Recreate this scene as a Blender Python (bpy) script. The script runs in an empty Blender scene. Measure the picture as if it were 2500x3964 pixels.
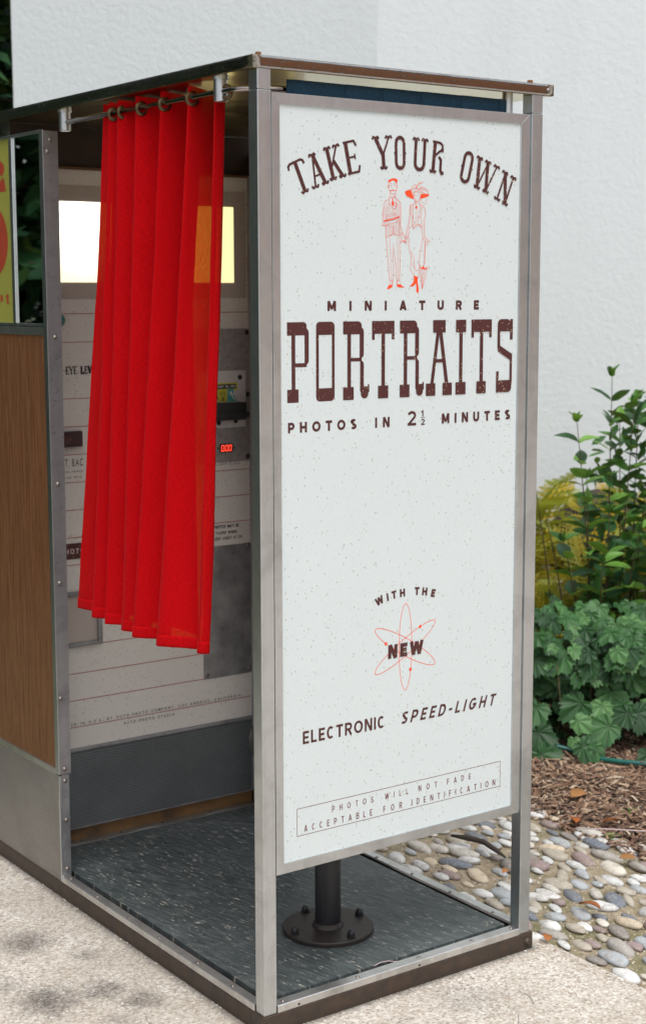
import bpy, bmesh, math, random
import numpy as np
from mathutils import Matrix, Vector, noise

random.seed(7); RNG = np.random.default_rng(11)
scene = bpy.context.scene
COL = scene.collection
R = math.radians

# ------------------------------------------------------------------ camera
CAM = Vector((-1.6755, -2.5405, 1.4809))
YAW, PITCH, ROLL = 0.9473, 0.1394, -0.0020
fw = Vector((math.cos(YAW)*math.cos(PITCH), math.sin(YAW)*math.cos(PITCH), -math.sin(PITCH)))
rt = fw.cross(Vector((0, 0, 1))).normalized(); up = rt.cross(fw)
c_, s_ = math.cos(ROLL), math.sin(ROLL)
rt, up = rt*c_ + up*s_, up*c_ - rt*s_
cam_data = bpy.data.cameras.new('camera'); cam = bpy.data.objects.new('camera', cam_data); COL.objects.link(cam)
cam.matrix_world = Matrix(((rt.x, up.x, -fw.x, CAM.x), (rt.y, up.y, -fw.y, CAM.y), (rt.z, up.z, -fw.z, CAM.z), (0, 0, 0, 1)))
cam_data.sensor_fit = 'VERTICAL'; cam_data.sensor_height = 36; cam_data.sensor_width = 24
cam_data.lens = 54.74; cam_data.clip_start = 0.05; cam_data.clip_end = 500
cam_data.dof.use_dof = True; cam_data.dof.focus_distance = 3.25; cam_data.dof.aperture_fstop = 6.0
scene.camera = cam

# ------------------------------------------------------------------ sky, sun, exposure (overcast)
SUN_EL, SUN_AZ = 66, 250          # azimuth: direction the light comes from, degrees counter-clockwise from +X
world = bpy.data.worlds.new('World'); scene.world = world; world.use_nodes = True
wn = world.node_tree.nodes; wl = world.node_tree.links
bg = wn['Background']; sky = wn.new('ShaderNodeTexSky'); sky.sky_type = 'NISHITA'; sky.sun_disc = False
sky.sun_elevation = R(SUN_EL); sky.sun_rotation = R(90 - SUN_AZ); sky.dust_density = 4.0; sky.air_density = 1.0; sky.ozone_density = 1.0
hsv = wn.new('ShaderNodeHueSaturation'); hsv.inputs['Saturation'].default_value = 0.30
wl.new(sky.outputs[0], hsv.inputs['Color']); wl.new(hsv.outputs[0], bg.inputs[0]); bg.inputs[1].default_value = 0.14
sd = bpy.data.lights.new('sun', 'SUN'); sun = bpy.data.objects.new('sun', sd); COL.objects.link(sun)
sd.energy = 0.9; sd.angle = R(35); sd.color = (1.0, 0.97, 0.93)
sv = Vector((math.cos(R(SUN_EL))*math.cos(R(SUN_AZ)), math.cos(R(SUN_EL))*math.sin(R(SUN_AZ)), math.sin(R(SUN_EL))))
sun.rotation_euler = sv.to_track_quat('Z', 'Y').to_euler()
scene.view_settings.view_transform = 'Standard'; scene.view_settings.look = 'None'
scene.view_settings.gamma = 1.0; scene.view_settings.exposure = 0.66; scene.view_settings.use_curve_mapping = False
scene.cycles.max_bounces = 10; scene.cycles.transparent_max_bounces = 24

# ------------------------------------------------------------------ object helpers
def tag(o, label=None, cat=None, group=None, kind=None):
    if label: o['label'] = label
    if cat: o['category'] = cat
    if group: o['group'] = group
    if kind: o['kind'] = kind
    return o
def empty(name, loc, label, cat, group=None):
    o = bpy.data.objects.new(name, None); o.location = loc; o.empty_display_size = 0.1; COL.objects.link(o)
    return tag(o, label, cat, group)
def adopt(o, parent):
    """parent o without moving it (parents here are either unrotated empties or meshes at the world origin)"""
    if parent is None: return o
    o.parent = parent; o.matrix_parent_inverse = Matrix.Translation(parent.location).inverted()
    return o
def link(name, me, m, parent=None, smooth=False, loc=None):
    if m is not None and not me.materials: me.materials.append(m)
    o = bpy.data.objects.new(name, me); COL.objects.link(o)
    if loc is not None: o.location = loc
    if smooth: me.shade_smooth()
    return adopt(o, parent)
def from_py(name, vs, fs, m, parent=None, smooth=False, loc=None):
    me = bpy.data.meshes.new(name); me.from_pydata([tuple(v) for v in vs], [], fs); me.validate(); me.update()
    return link(name, me, m, parent, smooth, loc)
def from_bm(name, bm, m, parent=None, smooth=False, loc=None):
    me = bpy.data.meshes.new(name); bm.to_mesh(me); bm.free(); return link(name, me, m, parent, smooth, loc)
def box_bm(bm, x0, x1, y0, y1, z0, z1, bev=0.0):
    r = bmesh.ops.create_cube(bm, size=1.0); vs = r['verts']
    for v in vs: v.co = Vector(((x0+x1)/2 + v.co.x*(x1-x0), (y0+y1)/2 + v.co.y*(y1-y0), (z0+z1)/2 + v.co.z*(z1-z0)))
    if bev:
        es = list({e for v in vs for e in v.link_edges})
        bmesh.ops.bevel(bm, geom=es, offset=bev, segments=2, profile=0.5, affect='EDGES')
def box(name, x0, x1, y0, y1, z0, z1, m, parent=None, bev=0.0008):
    bm = bmesh.new(); box_bm(bm, x0, x1, y0, y1, z0, z1, bev); return from_bm(name, bm, m, parent)
def prism(name, quad, y0, y1, m, parent=None, bev=0.0):
    """polygon in x,z extruded along y"""
    n = len(quad); vs = [(x, y0, z) for x, z in quad] + [(x, y1, z) for x, z in quad]
    fs = [tuple(range(n)), tuple(range(2*n-1, n-1, -1))] + [(i, i+n, (i+1) % n + n, (i+1) % n) for i in range(n)]
    me = bpy.data.meshes.new(name); me.from_pydata(vs, [], fs)
    bm = bmesh.new(); bm.from_mesh(me); bmesh.ops.recalc_face_normals(bm, faces=bm.faces)
    if bev: bmesh.ops.bevel(bm, geom=bm.edges[:], offset=bev, segments=2, profile=0.5, affect='EDGES')
    bm.to_mesh(me); bm.free(); return link(name, me, m, parent)
def lathe_bm(bm, prof, axis='Z', seg=24, c=(0, 0, 0)):
    rings = []
    for r, h in prof:
        ring = []
        for i in range(seg):
            a = 2*math.pi*i/seg; u, v = r*math.cos(a), r*math.sin(a)
            p = {'Z': (u, v, h), 'Y': (u, h, v), 'X': (h, u, v)}[axis]
            ring.append(bm.verts.new((p[0]+c[0], p[1]+c[1], p[2]+c[2])))
        rings.append(ring)
    for a, b in zip(rings, rings[1:]):
        for i in range(seg): bm.faces.new((a[i], a[(i+1) % seg], b[(i+1) % seg], b[i]))
    bm.faces.new(rings[0]); bm.faces.new(list(reversed(rings[-1])))
    bmesh.ops.recalc_face_normals(bm, faces=bm.faces)
def lathe(name, prof, m, parent=None, axis='Z', seg=24, c=(0, 0, 0), smooth=True, loc=None):
    bm = bmesh.new(); lathe_bm(bm, prof, axis, seg, c); o = from_bm(name, bm, m, parent, False, loc)
    if smooth:
        o.data.shade_smooth()
        try: o.data.set_sharp_from_angle(angle=R(40))
        except Exception: pass
    return o
def tube_bm(bm, pts, rad, seg=12):
    pts = [Vector(p) for p in pts]; rings = []
    rads = rad if isinstance(rad, (list, tuple)) else [rad]*len(pts)
    for i, p in enumerate(pts):
        t = (pts[min(i+1, len(pts)-1)] - pts[max(i-1, 0)]).normalized()
        ref = Vector((0, 0, 1)) if abs(t.z) < .9 else Vector((1, 0, 0))
        u = t.cross(ref).normalized(); v = t.cross(u)
        rings.append([bm.verts.new(p + (u*math.cos(2*math.pi*k/seg) + v*math.sin(2*math.pi*k/seg))*rads[i]) for k in range(seg)])
    for a, b in zip(rings, rings[1:]):
        for k in range(seg): bm.faces.new((a[k], a[(k+1) % seg], b[(k+1) % seg], b[k]))
    bm.faces.new(rings[0]); bm.faces.new(list(reversed(rings[-1])))
    bmesh.ops.recalc_face_normals(bm, faces=bm.faces)
def tube(name, pts, rad, m, parent=None, seg=12):
    bm = bmesh.new(); tube_bm(bm, pts, rad, seg); return from_bm(name, bm, m, parent, True)
def scatter(name, bv, bf, pos, scl, mats3, m, parent=None):
    """one mesh of many small pieces: bv base verts (n,3), bf base tris, pos (k,3), scl (k,3), mats3 (k,3,3)"""
    bv = np.asarray(bv, float); bf = np.asarray(bf, int); k = len(pos); n = len(bv)
    V = np.einsum('kij,knj->kni', mats3, bv[None]*scl[:, None, :]) + pos[:, None, :]
    F = (bf[None] + (np.arange(k)*n)[:, None, None]).reshape(-1, 3)
    me = bpy.data.meshes.new(name); me.vertices.add(k*n); me.vertices.foreach_set('co', V.reshape(-1).astype(np.float32))
    me.loops.add(F.size); me.loops.foreach_set('vertex_index', F.reshape(-1).astype(np.int32))
    me.polygons.add(len(F)); me.polygons.foreach_set('loop_start', np.arange(0, F.size, 3, dtype=np.int32))
    me.update(); me.validate()
    return link(name, me, m, parent)
def rots(k, tilt):
    a = RNG.uniform(0, 2*np.pi, k); b = RNG.normal(0, tilt, k); c = RNG.normal(0, tilt, k)
    ca, sa, cb, sb, cc, sc = np.cos(a), np.sin(a), np.cos(b), np.sin(b), np.cos(c), np.sin(c); Z = np.zeros(k); O = np.ones(k)
    Rz = np.stack([np.stack([ca, -sa, Z], -1), np.stack([sa, ca, Z], -1), np.stack([Z, Z, O], -1)], 1)
    Rx = np.stack([np.stack([O, Z, Z], -1), np.stack([Z, cb, -sb], -1), np.stack([Z, sb, cb], -1)], 1)
    Ry = np.stack([np.stack([cc, Z, sc], -1), np.stack([Z, O, Z], -1), np.stack([-sc, Z, cc], -1)], 1)
    return Rz @ Rx @ Ry

# ------------------------------------------------------------------ material helpers
class MatB:
    def __init__(s, name, base=(.5, .5, .5), rough=.5, metal=0.0, spec=.5, coat=0.0):
        s.m = bpy.data.materials.new(name); s.m.use_nodes = True; s.n = s.m.node_tree.nodes; s.l = s.m.node_tree.links
        s.b = s.n['Principled BSDF']; s.out = s.n['Material Output']
        s.set('Base Color', (*base, 1)); s.set('Roughness', rough); s.set('Metallic', metal); s.set('Specular IOR Level', spec); s.set('Coat Weight', coat)
        s.tc = s.n.new('ShaderNodeTexCoord')
    def set(s, k, v):
        if hasattr(v, 'is_output') or isinstance(v, bpy.types.NodeSocket): s.l.new(v, s.b.inputs[k])
        else: s.b.inputs[k].default_value = v
    def rotmap(s, ang, scale):
        a = s.map((1, 1, 1), (0, 0, ang)); n = s.n.new('ShaderNodeMapping'); s.l.new(a, n.inputs['Vector']); n.inputs['Scale'].default_value = scale; return n.outputs[0]
    def map(s, scale=(1, 1, 1), rot=(0, 0, 0), coord='Object', loc=(0, 0, 0)):
        n = s.n.new('ShaderNodeMapping'); s.l.new(s.tc.outputs[coord], n.inputs['Vector'])
        n.inputs['Scale'].default_value = scale; n.inputs['Rotation'].default_value = rot; n.inputs['Location'].default_value = loc; return n.outputs[0]
    def noise(s, vec, scale, detail=4, rough=.55, dist=0.0):
        n = s.n.new('ShaderNodeTexNoise'); s.l.new(vec, n.inputs['Vector']); n.inputs['Scale'].default_value = scale
        n.inputs['Detail'].default_value = detail; n.inputs['Roughness'].default_value = rough; n.inputs['Distortion'].default_value = dist; return n.outputs['Fac']
    def vor(s, vec, scale, feature='F1', rnd=1.0):
        n = s.n.new('ShaderNodeTexVoronoi'); n.feature = feature; s.l.new(vec, n.inputs['Vector']); n.inputs['Scale'].default_value = scale
        if 'Randomness' in n.inputs: n.inputs['Randomness'].default_value = rnd
        return n
    def ramp(s, fac, stops, interp='LINEAR'):
        n = s.n.new('ShaderNodeValToRGB'); n.color_ramp.interpolation = interp; e = n.color_ramp.elements
        while len(e) < len(stops): e.new(0.5)
        for el, (p, c) in zip(e, stops):
            el.position = p; el.color = (*c, 1) if not isinstance(c, (int, float)) else (c, c, c, 1)
        s.l.new(fac, n.inputs[0]); return n.outputs[0]
    def math(s, op, a, b=0.0, clamp=False):
        n = s.n.new('ShaderNodeMath'); n.operation = op; n.use_clamp = clamp
        for i, v in enumerate((a, b)):
            if isinstance(v, (int, float)): n.inputs[i].default_value = v
            else: s.l.new(v, n.inputs[i])
        return n.outputs[0]
    def mix(s, fac, a, b, mode='MIX'):
        n = s.n.new('ShaderNodeMix'); n.data_type = 'RGBA'; n.blend_type = mode
        for k, v in ((0, fac), (6, a), (7, b)):
            if isinstance(v, (int, float)): n.inputs[k].default_value = v
            elif isinstance(v, tuple): n.inputs[k].default_value = (*v, 1)
            else: s.l.new(v, n.inputs[k])
        return n.outputs[2]
    def bump(s, h, strength=.3, dist=.002):
        n = s.n.new('ShaderNodeBump'); n.inputs['Strength'].default_value = strength; n.inputs['Distance'].default_value = dist
        if getattr(s, '_bump', None) is not None: s.l.new(s._bump, n.inputs['Normal'])
        s.l.new(h, n.inputs['Height']); s._bump = n.outputs[0]; s.l.new(n.outputs[0], s.b.inputs['Normal'])
    def specks(s, vec, scale, amount, size):
        """mask of irregular flecks: keep only some voronoi cells, each with its own size"""
        v = s.vor(vec, scale); sep = s.n.new('ShaderNodeSeparateColor'); s.l.new(v.outputs['Color'], sep.inputs[0])
        keep = s.math('LESS_THAN', sep.outputs[0], amount)
        lim = s.math('MULTIPLY', s.math('ADD', sep.outputs[1], .35), size)
        return s.math('MULTIPLY', s.math('LESS_THAN', v.outputs['Distance'], lim), keep)
    def island(s):
        n = s.n.new('ShaderNodeNewGeometry'); return n.outputs['Random Per Island']
    def orand(s):
        n = s.n.new('ShaderNodeObjectInfo'); return n.outputs['Random']

def metal(name, base, rough, streak=(3, 3, 220), smudge=.25, bumpy=.05, metal_=1.0, dirt=(.12, .10, .08)):
    M = MatB(name, base, rough, metal_)
    st = M.noise(M.map(streak), 3.0, 3, .7); sm = M.noise(M.map(), 9.0, 5, .65, .4); sp = M.noise(M.map(), 60, 4, .7)
    c = M.mix(M.math('MULTIPLY', M.ramp(sm, [(.45, 0), (.72, 1)]), smudge), base, dirt)
    c = M.mix(M.math('MULTIPLY', M.ramp(sp, [(.62, 0), (.75, 1)]), smudge*.8), c, tuple(x*.45 for x in base))
    ln = M.noise(M.map((7, 7, .35)), 4, 4, .6, .6); c = M.mix(M.math('MULTIPLY', M.ramp(ln, [(.42, 0), (.70, 1)]), .18), c, tuple(x*.45 for x in base))
    M.set('Base Color', c)
    M.set('Roughness', M.math('ADD', M.math('MULTIPLY', M.math('ADD', st, sm), .16), rough-.16))
    M.bump(st, bumpy, .0008); M.bump(sm, bumpy*1.2, .003)
    return M.m

MT = {}
MT['alu_v'] = metal('brushed_aluminium_vertical', (.62, .65, .665), .37, (260, 260, 3), .30, .02)
MT['alu_h'] = metal('brushed_aluminium_horizontal', (.64, .665, .68), .38, (3, 260, 260), .24, .02)
MT['alu_sill'] = metal('worn_aluminium_sill', (.70, .70, .69), .40, (4, 4, 200), .40, .10)
MT['steel_angle'] = metal('dull_steel_angle', (.42, .41, .43), .42, (30, 30, 30), .40, .10, .9, (.05, .045, .045))
MT['screw'] = metal('screw_metal', (.26, .23, .21), .45, (50, 50, 50), .35, .02)
MT['bronze'] = metal('antique_bronze', (.13, .09, .05), .32, (50, 50, 50), .3, .02)
MT['rod'] = metal('dark_chrome_rod', (.42, .38, .38), .16, (9, 200, 9), .10, .01)
def chrome():
    M = MatB('polished_roof_band', (.66, .65, .63), .10, 1.0)
    a = M.noise(M.map((1, 1, 1)), 7, 5, .6, .6); b = M.noise(M.map((6, 6, 20)), 6, 6, .75, .8); d = M.noise(M.map((1, 1, 2.5)), 22, 5, .7)
    worn = M.ramp(b, [(.56, 0), (.64, 1)])
    M.set('Base Color', M.mix(M.math('MULTIPLY', worn, .6), (.70, .69, .67), (.20, .18, .16)))
    M.set('Roughness', M.math('ADD', M.math('MULTIPLY', worn, .28), .07))
    M.bump(a, .30, .006); M.bump(d, .05, .001); return M.m
MT['chrome'] = chrome()
def ceiling_mat():
    M = MatB('reflective_ceiling', (.62, .52, .24), .16, 1.0)
    a = M.noise(M.map(), 4, 4, .5, .5); M.bump(a, .35, .01); M.set('Roughness', M.math('ADD', M.math('MULTIPLY', a, .2), .06)); return M.m
MT['ceiling'] = ceiling_mat()
def laminate(name, base, gray=.62, brown=(.33, .23, .13), k=1.0, rough=.28):
    M = MatB(name, base, rough, 0, .5)
    v1 = M.map((1, 1, .62), (0, R(25), 0)); v2 = M.map((1, 1, .8), (0, R(-30), 0), loc=(3, 1, 7))
    fine = M.specks(v1, 400, .24*k, .28); big = M.specks(v2, 140, .13*k, .19); mid = M.specks(v1, 230, .11*k, .24)
    c = M.mix(M.math('MULTIPLY', fine, .42), base, tuple(gray*x for x in base))
    c = M.mix(M.math('MULTIPLY', mid, .7), c, (.30, .27, .22)); c = M.mix(M.math('MULTIPLY', big, .75), c, brown)
    cl = M.noise(M.map(), 5, 4, .6); c = M.mix(M.math('MULTIPLY', M.ramp(cl, [(.4, 0), (.8, 1)]), .10), c, tuple(.8*x for x in base))
    M.set('Base Color', c); M.bump(M.noise(M.map(), 600, 2), .05, .0003); return M.m
MT['white_lam'] = laminate('flecked_white_laminate', (.60, .66, .665), k=1.0)
MT['inner_lam'] = laminate('flecked_cream_laminate', (.70, .67, .625), brown=(.25, .15, .06), k=2.1, rough=.35)
def printed(name, base, chip=(.62, .47, .27)):
    M = MatB(name, base, .45)
    if chip:
        f = M.specks(M.map((1, 1, .7), (0, R(20), 0)), 300, .42, .22); M.set('Base Color', M.mix(f, base, chip))
    return M.m
MT['maroon'] = printed('maroon_print', (.065, .014, .014)); MT['maroon_thin'] = printed('maroon_fine_print', (.15, .03, .03), None)
MT['orange'] = printed('orange_red_print', (.85, .07, .012), None); MT['white_print'] = printed('white_print', (.68, .72, .72), None)
MT['black_print'] = printed('black_print', (.02, .016, .016), None); MT['stripe'] = printed('red_pinstripe', (.36, .05, .03), None)
MT['pale_print'] = printed('pale_print', (.55, .42, .42), None)
def plain(name, base, rough=.5, metal_=0., bump=.0, bs=60, var=.25, dark=None):
    M = MatB(name, base, rough, metal_); n = M.noise(M.map(), bs*.25, 5, .6)
    M.set('Base Color', M.mix(M.math('MULTIPLY', M.ramp(n, [(.35, 0), (.75, 1)]), 1.0), base, dark or tuple(x*(1-var) for x in base)))
    if bump: M.bump(M.noise(M.map(), bs, 4), bump, .002)
    return M.m
MT['black_paint'] = plain('black_powder_coat', (.014, .014, .017), .36, 0, .05, 300)
MT['flange'] = plain('dark_rusty_iron', (.028, .024, .023), .5, .3, .15, 160, dark=(.045, .033, .027))
MT['base_steel'] = plain('blackened_steel_rail', (.040, .031, .026), .50, .2, .2, 120, dark=(.075, .048, .030))
MT['rust'] = plain('rust', (.22, .09, .03), .8, 0, .2, 200, dark=(.08, .04, .02))
MT['grey_plate'] = plain('grey_metal_plate', (.38, .36, .35), .42, .35, .04, 200, dark=(.24, .22, .21))
MT['stained_plate'] = plain('stained_steel_plate', (.36, .36, .37), .40, .7, .05, 60, dark=(.15, .15, .16))
MT['cream_plate'] = plain('cream_plate', (.62, .60, .58), .45, 0, .03, 200, .1)
MT['dark_wood'] = plain('dark_stained_wood', (.035, .016, .009), .6, 0, .1, 90, dark=(.012, .006, .004))
MT['kick_wood'] = plain('scuffed_wood_base', (.17, .085, .025), .55, 0, .1, 50, dark=(.05, .028, .012))
MT['black_plastic'] = plain('black_plastic', (.012, .012, .015), .4); MT['maroon_plastic'] = plain('maroon_plastic', (.045, .013, .016), .35)
MT['teal'] = plain('teal_lens', (.01, .13, .12), .25); MT['yellow'] = plain('yellow_sticker', (.62, .58, .05), .5, var=.08)
MT['bill_green'] = plain('green_print', (.08, .42, .36), .5, var=.2); MT['poster'] = plain('olive_yellow_poster', (.30, .31, .062), .45, var=.12)
MT['poster_red'] = plain('brick_red_poster_ink', (.38, .06, .03), .45, var=.15); MT['frost'] = plain('warm_painted_board', (.47, .41, .37), .6, var=.08)
MT['mirror'] = plain('mirror_glass', (.80, .84, .82), .015, 1.0, 0, 10, .03)
def led():
    M = MatB('led_digits', (.6, .02, .01), .4); M.set('Emission Color', (1, .06, .03, 1)); M.set('Emission Strength', 2.2); return M.m
MT['led'] = led()
def lamp_glass():
    M = MatB('lit_frosted_glass', (.8, .75, .6), .5)
    v = M.map(); g = M.n.new('ShaderNodeVectorMath'); g.operation = 'DISTANCE'; M.l.new(v, g.inputs[0]); g.inputs[1].default_value = (.21, 1.14, 1.665)
    f = M.ramp(g.outputs['Value'], [(.03, (1.0, .97, .88)), (.14, (.46, .42, .27)), (.22, (.38, .345, .18)), (.40, (.36, .32, .15))])
    M.set('Emission Color', f); M.set('Emission Strength', LAMP); return M.m
LAMP = 1.9
MT['lamp'] = lamp_glass()
def wood_lam():
    M = MatB('walnut_wood_laminate', (.25, .13, .06), .22, 0, .5)
    g = M.noise(M.map((1, 75, 1.0)), 5, 6, .7, 1.0); h = M.noise(M.map((1, 260, 7)), 5, 3, .7); l = M.noise(M.map((1, 8, .8)), 3, 3, .5, .8)
    c = M.ramp(g, [(.32, (.045, .016, .007)), (.46, (.14, .056, .024)), (.58, (.235, .105, .048)), (.74, (.34, .18, .09))])
    c = M.mix(M.math('MULTIPLY', M.ramp(h, [(.50, 0), (.66, 1)]), .65), c, (.035, .016, .008)); c = M.mix(M.math('MULTIPLY', l, .35), c, (.19, .105, .055))
    M.set('Base Color', c); M.bump(h, .08, .0005); return M.m
MT['wood_lam'] = wood_lam()
def tread(name, base, rough, ax):
    M = MatB(name, base, rough, .85)
    s = 115.0
    v = M.tc.outputs['Object']; sp = M.n.new('ShaderNodeSeparateXYZ'); M.l.new(v, sp.inputs[0]); u = sp.outputs[ax]; z = sp.outputs[2]
    p = M.math('SINE', M.math('ADD', M.math('MULTIPLY', u, 6.28*s*.75), M.math('MULTIPLY', z, 6.28*s*.6)))
    q = M.math('SINE', M.math('SUBTRACT', M.math('MULTIPLY', u, 6.28*s*.75), M.math('MULTIPLY', z, 6.28*s*.6)))
    h = M.math('MULTIPLY', p, q); n = M.noise(M.map(), 7, 5, .65)
    c = M.mix(M.math('MULTIPLY', M.ramp(n, [(.4, 0), (.75, 1)]), .5), base, tuple(x*.55 for x in base))
    c = M.mix(M.math('MULTIPLY', M.math('LESS_THAN', h, -.1), .6), c, tuple(x*.3 for x in base))
    M.set('Base Color', c); M.bump(h, .6, .0012); return M.m
MT['kick'] = tread('stippled_metal_kick', (.23, .255, .265), .50, 0); MT['kick_out'] = tread('stippled_aluminium_outer', (.44, .42, .40), .48, 1)
def rubber():
    M = MatB('marbled_rubber_floor', (.04, .06, .065), .42, 0, .4)
    w = M.noise(M.map(), 3, 3, .5)
    va = M.rotmap(R(-14), (60, 6.0, 1)); a = M.noise(va, 2.2, 5, .60, .2); vb = M.rotmap(R(-14), (62, 9, 1)); b = M.noise(vb, 3.0, 4, .7, .1)
    cl = M.noise(M.map((3, 1.2, 1)), 4, 4, .6)
    c = M.ramp(a, [(.32, (.026, .035, .036)), (.50, (.055, .068, .070)), (.68, (.105, .120, .116))])
    c = M.mix(M.math('MULTIPLY', M.ramp(b, [(.595, 0), (.65, 1)]), M.ramp(cl, [(.40, .3), (.58, 1)])), c, (.56, .54, .46))
    c = M.mix(M.math('MULTIPLY', M.ramp(w, [(.5, 0), (.8, 1)]), .35), c, (.16, .18, .19))
    M.set('Base Color', c); M.set('Roughness', M.math('ADD', M.math('MULTIPLY', w, .3), .34)); M.bump(a, .06, .001); return M.m
MT['rubber'] = rubber()
def fabric(name, base, dark, transp=0.0, trans_col=(1, .60, .12), weave=1300, transl=.03):
    M = MatB(name, base, .92, 0, .06); M.set('Sheen Weight', .04); M.set('Sheen Roughness', .5)
    uv = M.n.new('ShaderNodeUVMap'); mp = M.n.new('ShaderNodeMapping'); M.l.new(uv.outputs[0], mp.inputs[0]); vec = mp.outputs[0]
    def st(sc, s=1.0, d=2):
        m2 = M.n.new('ShaderNodeMapping'); M.l.new(uv.outputs[0], m2.inputs[0]); m2.inputs['Scale'].default_value = sc; return M.noise(m2.outputs[0], s, d, .6)
    wa = st((120, weave, 1)); wb = st((weave, 120, 1)); big = st((14, 5, 1), 1.0, 4)
    h = M.math('ADD', M.math('MULTIPLY', wa, 1.0), M.math('MULTIPLY', wb, .5))
    c = M.mix(M.ramp(h, [(.45, 0), (.95, 1)]), dark, base); M.set('Base Color', M.mix(M.math('MULTIPLY', big, .2), c, dark))
    M.bump(h, .5, .0010)
    tl = M.n.new('ShaderNodeBsdfTranslucent'); tl.inputs[0].default_value = (*base, 1); mx = M.n.new('ShaderNodeMixShader'); mx.inputs[0].default_value = transl
    M.l.new(M.b.outputs[0], mx.inputs[1]); M.l.new(tl.outputs[0], mx.inputs[2]); last = mx.outputs[0]
    if transp:
        tr = M.n.new('ShaderNodeBsdfTransparent'); tr.inputs[0].default_value = (*trans_col, 1); m3 = M.n.new('ShaderNodeMixShader')
        op = M.ramp(M.math('ADD', M.math('MULTIPLY', wa, .6), M.math('MULTIPLY', wb, .4)), [(.42, transp*1.5), (.58, transp*.3)])
        M.l.new(op, m3.inputs[0]); M.l.new(last, m3.inputs[1]); M.l.new(tr.outputs[0], m3.inputs[2]); last = m3.outputs[0]
    M.l.new(last, M.out.inputs[0]); return M.m
MT['red'] = fabric('red_woven_fabric', (.60, .0025, .006), (.34, .001, .003), .13)
MT['red_backing'] = fabric('red_opaque_backing', (.60, .0025, .006), (.34, .001, .003), 0, transl=.03)
MT['blue'] = fabric('navy_woven_fabric', (.028, .066, .105), (.014, .034, .055), 0, weave=700, transl=.05)
def stucco():
    M = MatB('white_stucco', (.66, .70, .72), .9); st = M.noise(M.map((1.2, 1.2, .25)), 2.2, 5, .65, .5)
    a = M.noise(M.map(), 38, 5, .62, .2); b = M.noise(M.map(), 110, 4, .6); c = M.noise(M.map(), 1.2, 3)
    M.set('Base Color', M.mix(M.math('MULTIPLY', c, .3), (.66, .705, .72), (.60, .645, .66)))
    M.set('Base Color', M.mix(M.math('MULTIPLY', M.ramp(st, [(.5, 0), (.75, 1)]), .12), M.b.inputs['Base Color'].links[0].from_socket, (.42, .46, .45)))
    M.bump(a, .32, .010); M.bump(b, .25, .003); return M.m
MT['stucco'] = stucco()
def concrete():
    M = MatB('exposed_aggregate_concrete', (.42, .38, .33), .9)
    v = M.vor(M.map(), 170); g = M.noise(M.map(), 120, 5, .7); l = M.noise(M.map(), 6, 5, .6); sep = M.n.new('ShaderNodeSeparateColor'); M.l.new(v.outputs['Color'], sep.inputs[0])
    c = M.ramp(sep.outputs[0], [(0, (.33, .28, .23)), (.3, (.50, .45, .385)), (.6, (.58, .54, .48)), (.85, (.68, .65, .60)), (1, (.74, .72, .68))])
    c = M.mix(M.math('MULTIPLY', M.ramp(g, [(.3, 1), (.55, 0)]), .5), c, (.24, .19, .14)); c = M.mix(M.math('MULTIPLY', M.ramp(l, [(.42, 1), (.6, 0)]), .35), c, (.33, .28, .22))
    acc = None   # oil and dirt stains, each a place of its own on the slab
    wob = M.noise(M.map(), 25, 5, .7)
    for x, y, r, k in STAINS:
        d = M.n.new('ShaderNodeVectorMath'); d.operation = 'DISTANCE'; M.l.new(M.tc.outputs['Object'], d.inputs[0]); d.inputs[1].default_value = (x, y, 0)
        f = M.math('MULTIPLY', M.math('SUBTRACT', 1.75, M.math('ADD', M.math('DIVIDE', d.outputs['Value'], r), M.math('ADD', M.math('MULTIPLY', wob, 1.1), M.math('MULTIPLY', M.math('SUBTRACT', M.noise(M.map(), 160, 3, .7), .5), 1.6))), True), k)
        acc = f if acc is None else M.math('MAXIMUM', acc, f)
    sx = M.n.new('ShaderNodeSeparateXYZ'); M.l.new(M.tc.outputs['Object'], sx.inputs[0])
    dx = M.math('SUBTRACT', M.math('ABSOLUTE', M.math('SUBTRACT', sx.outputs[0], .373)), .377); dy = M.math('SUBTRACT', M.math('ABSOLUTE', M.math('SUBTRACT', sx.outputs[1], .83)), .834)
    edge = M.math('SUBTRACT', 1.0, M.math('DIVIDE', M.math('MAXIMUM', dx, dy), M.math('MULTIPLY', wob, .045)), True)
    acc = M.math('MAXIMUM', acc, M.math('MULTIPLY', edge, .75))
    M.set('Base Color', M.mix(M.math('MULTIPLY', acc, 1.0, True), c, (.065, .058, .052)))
    M.bump(v.outputs['Distance'], .5, .004); M.bump(g, .5, .004); return M.m
STAINS = [(-.20, .72, .075, 1.0), (-.115, .572, .045, .95), (-.338, .527, .06, .6), (-.29, .41, .085, 1.0), (-.173, .385, .065, 1.0), (-.125, .293, .06, 1.0), (-.211, .235, .05, .8), (.32, -.42, .12, .35), (.45, -.12, .09, .35)]
MT['concrete'] = concrete()
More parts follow.
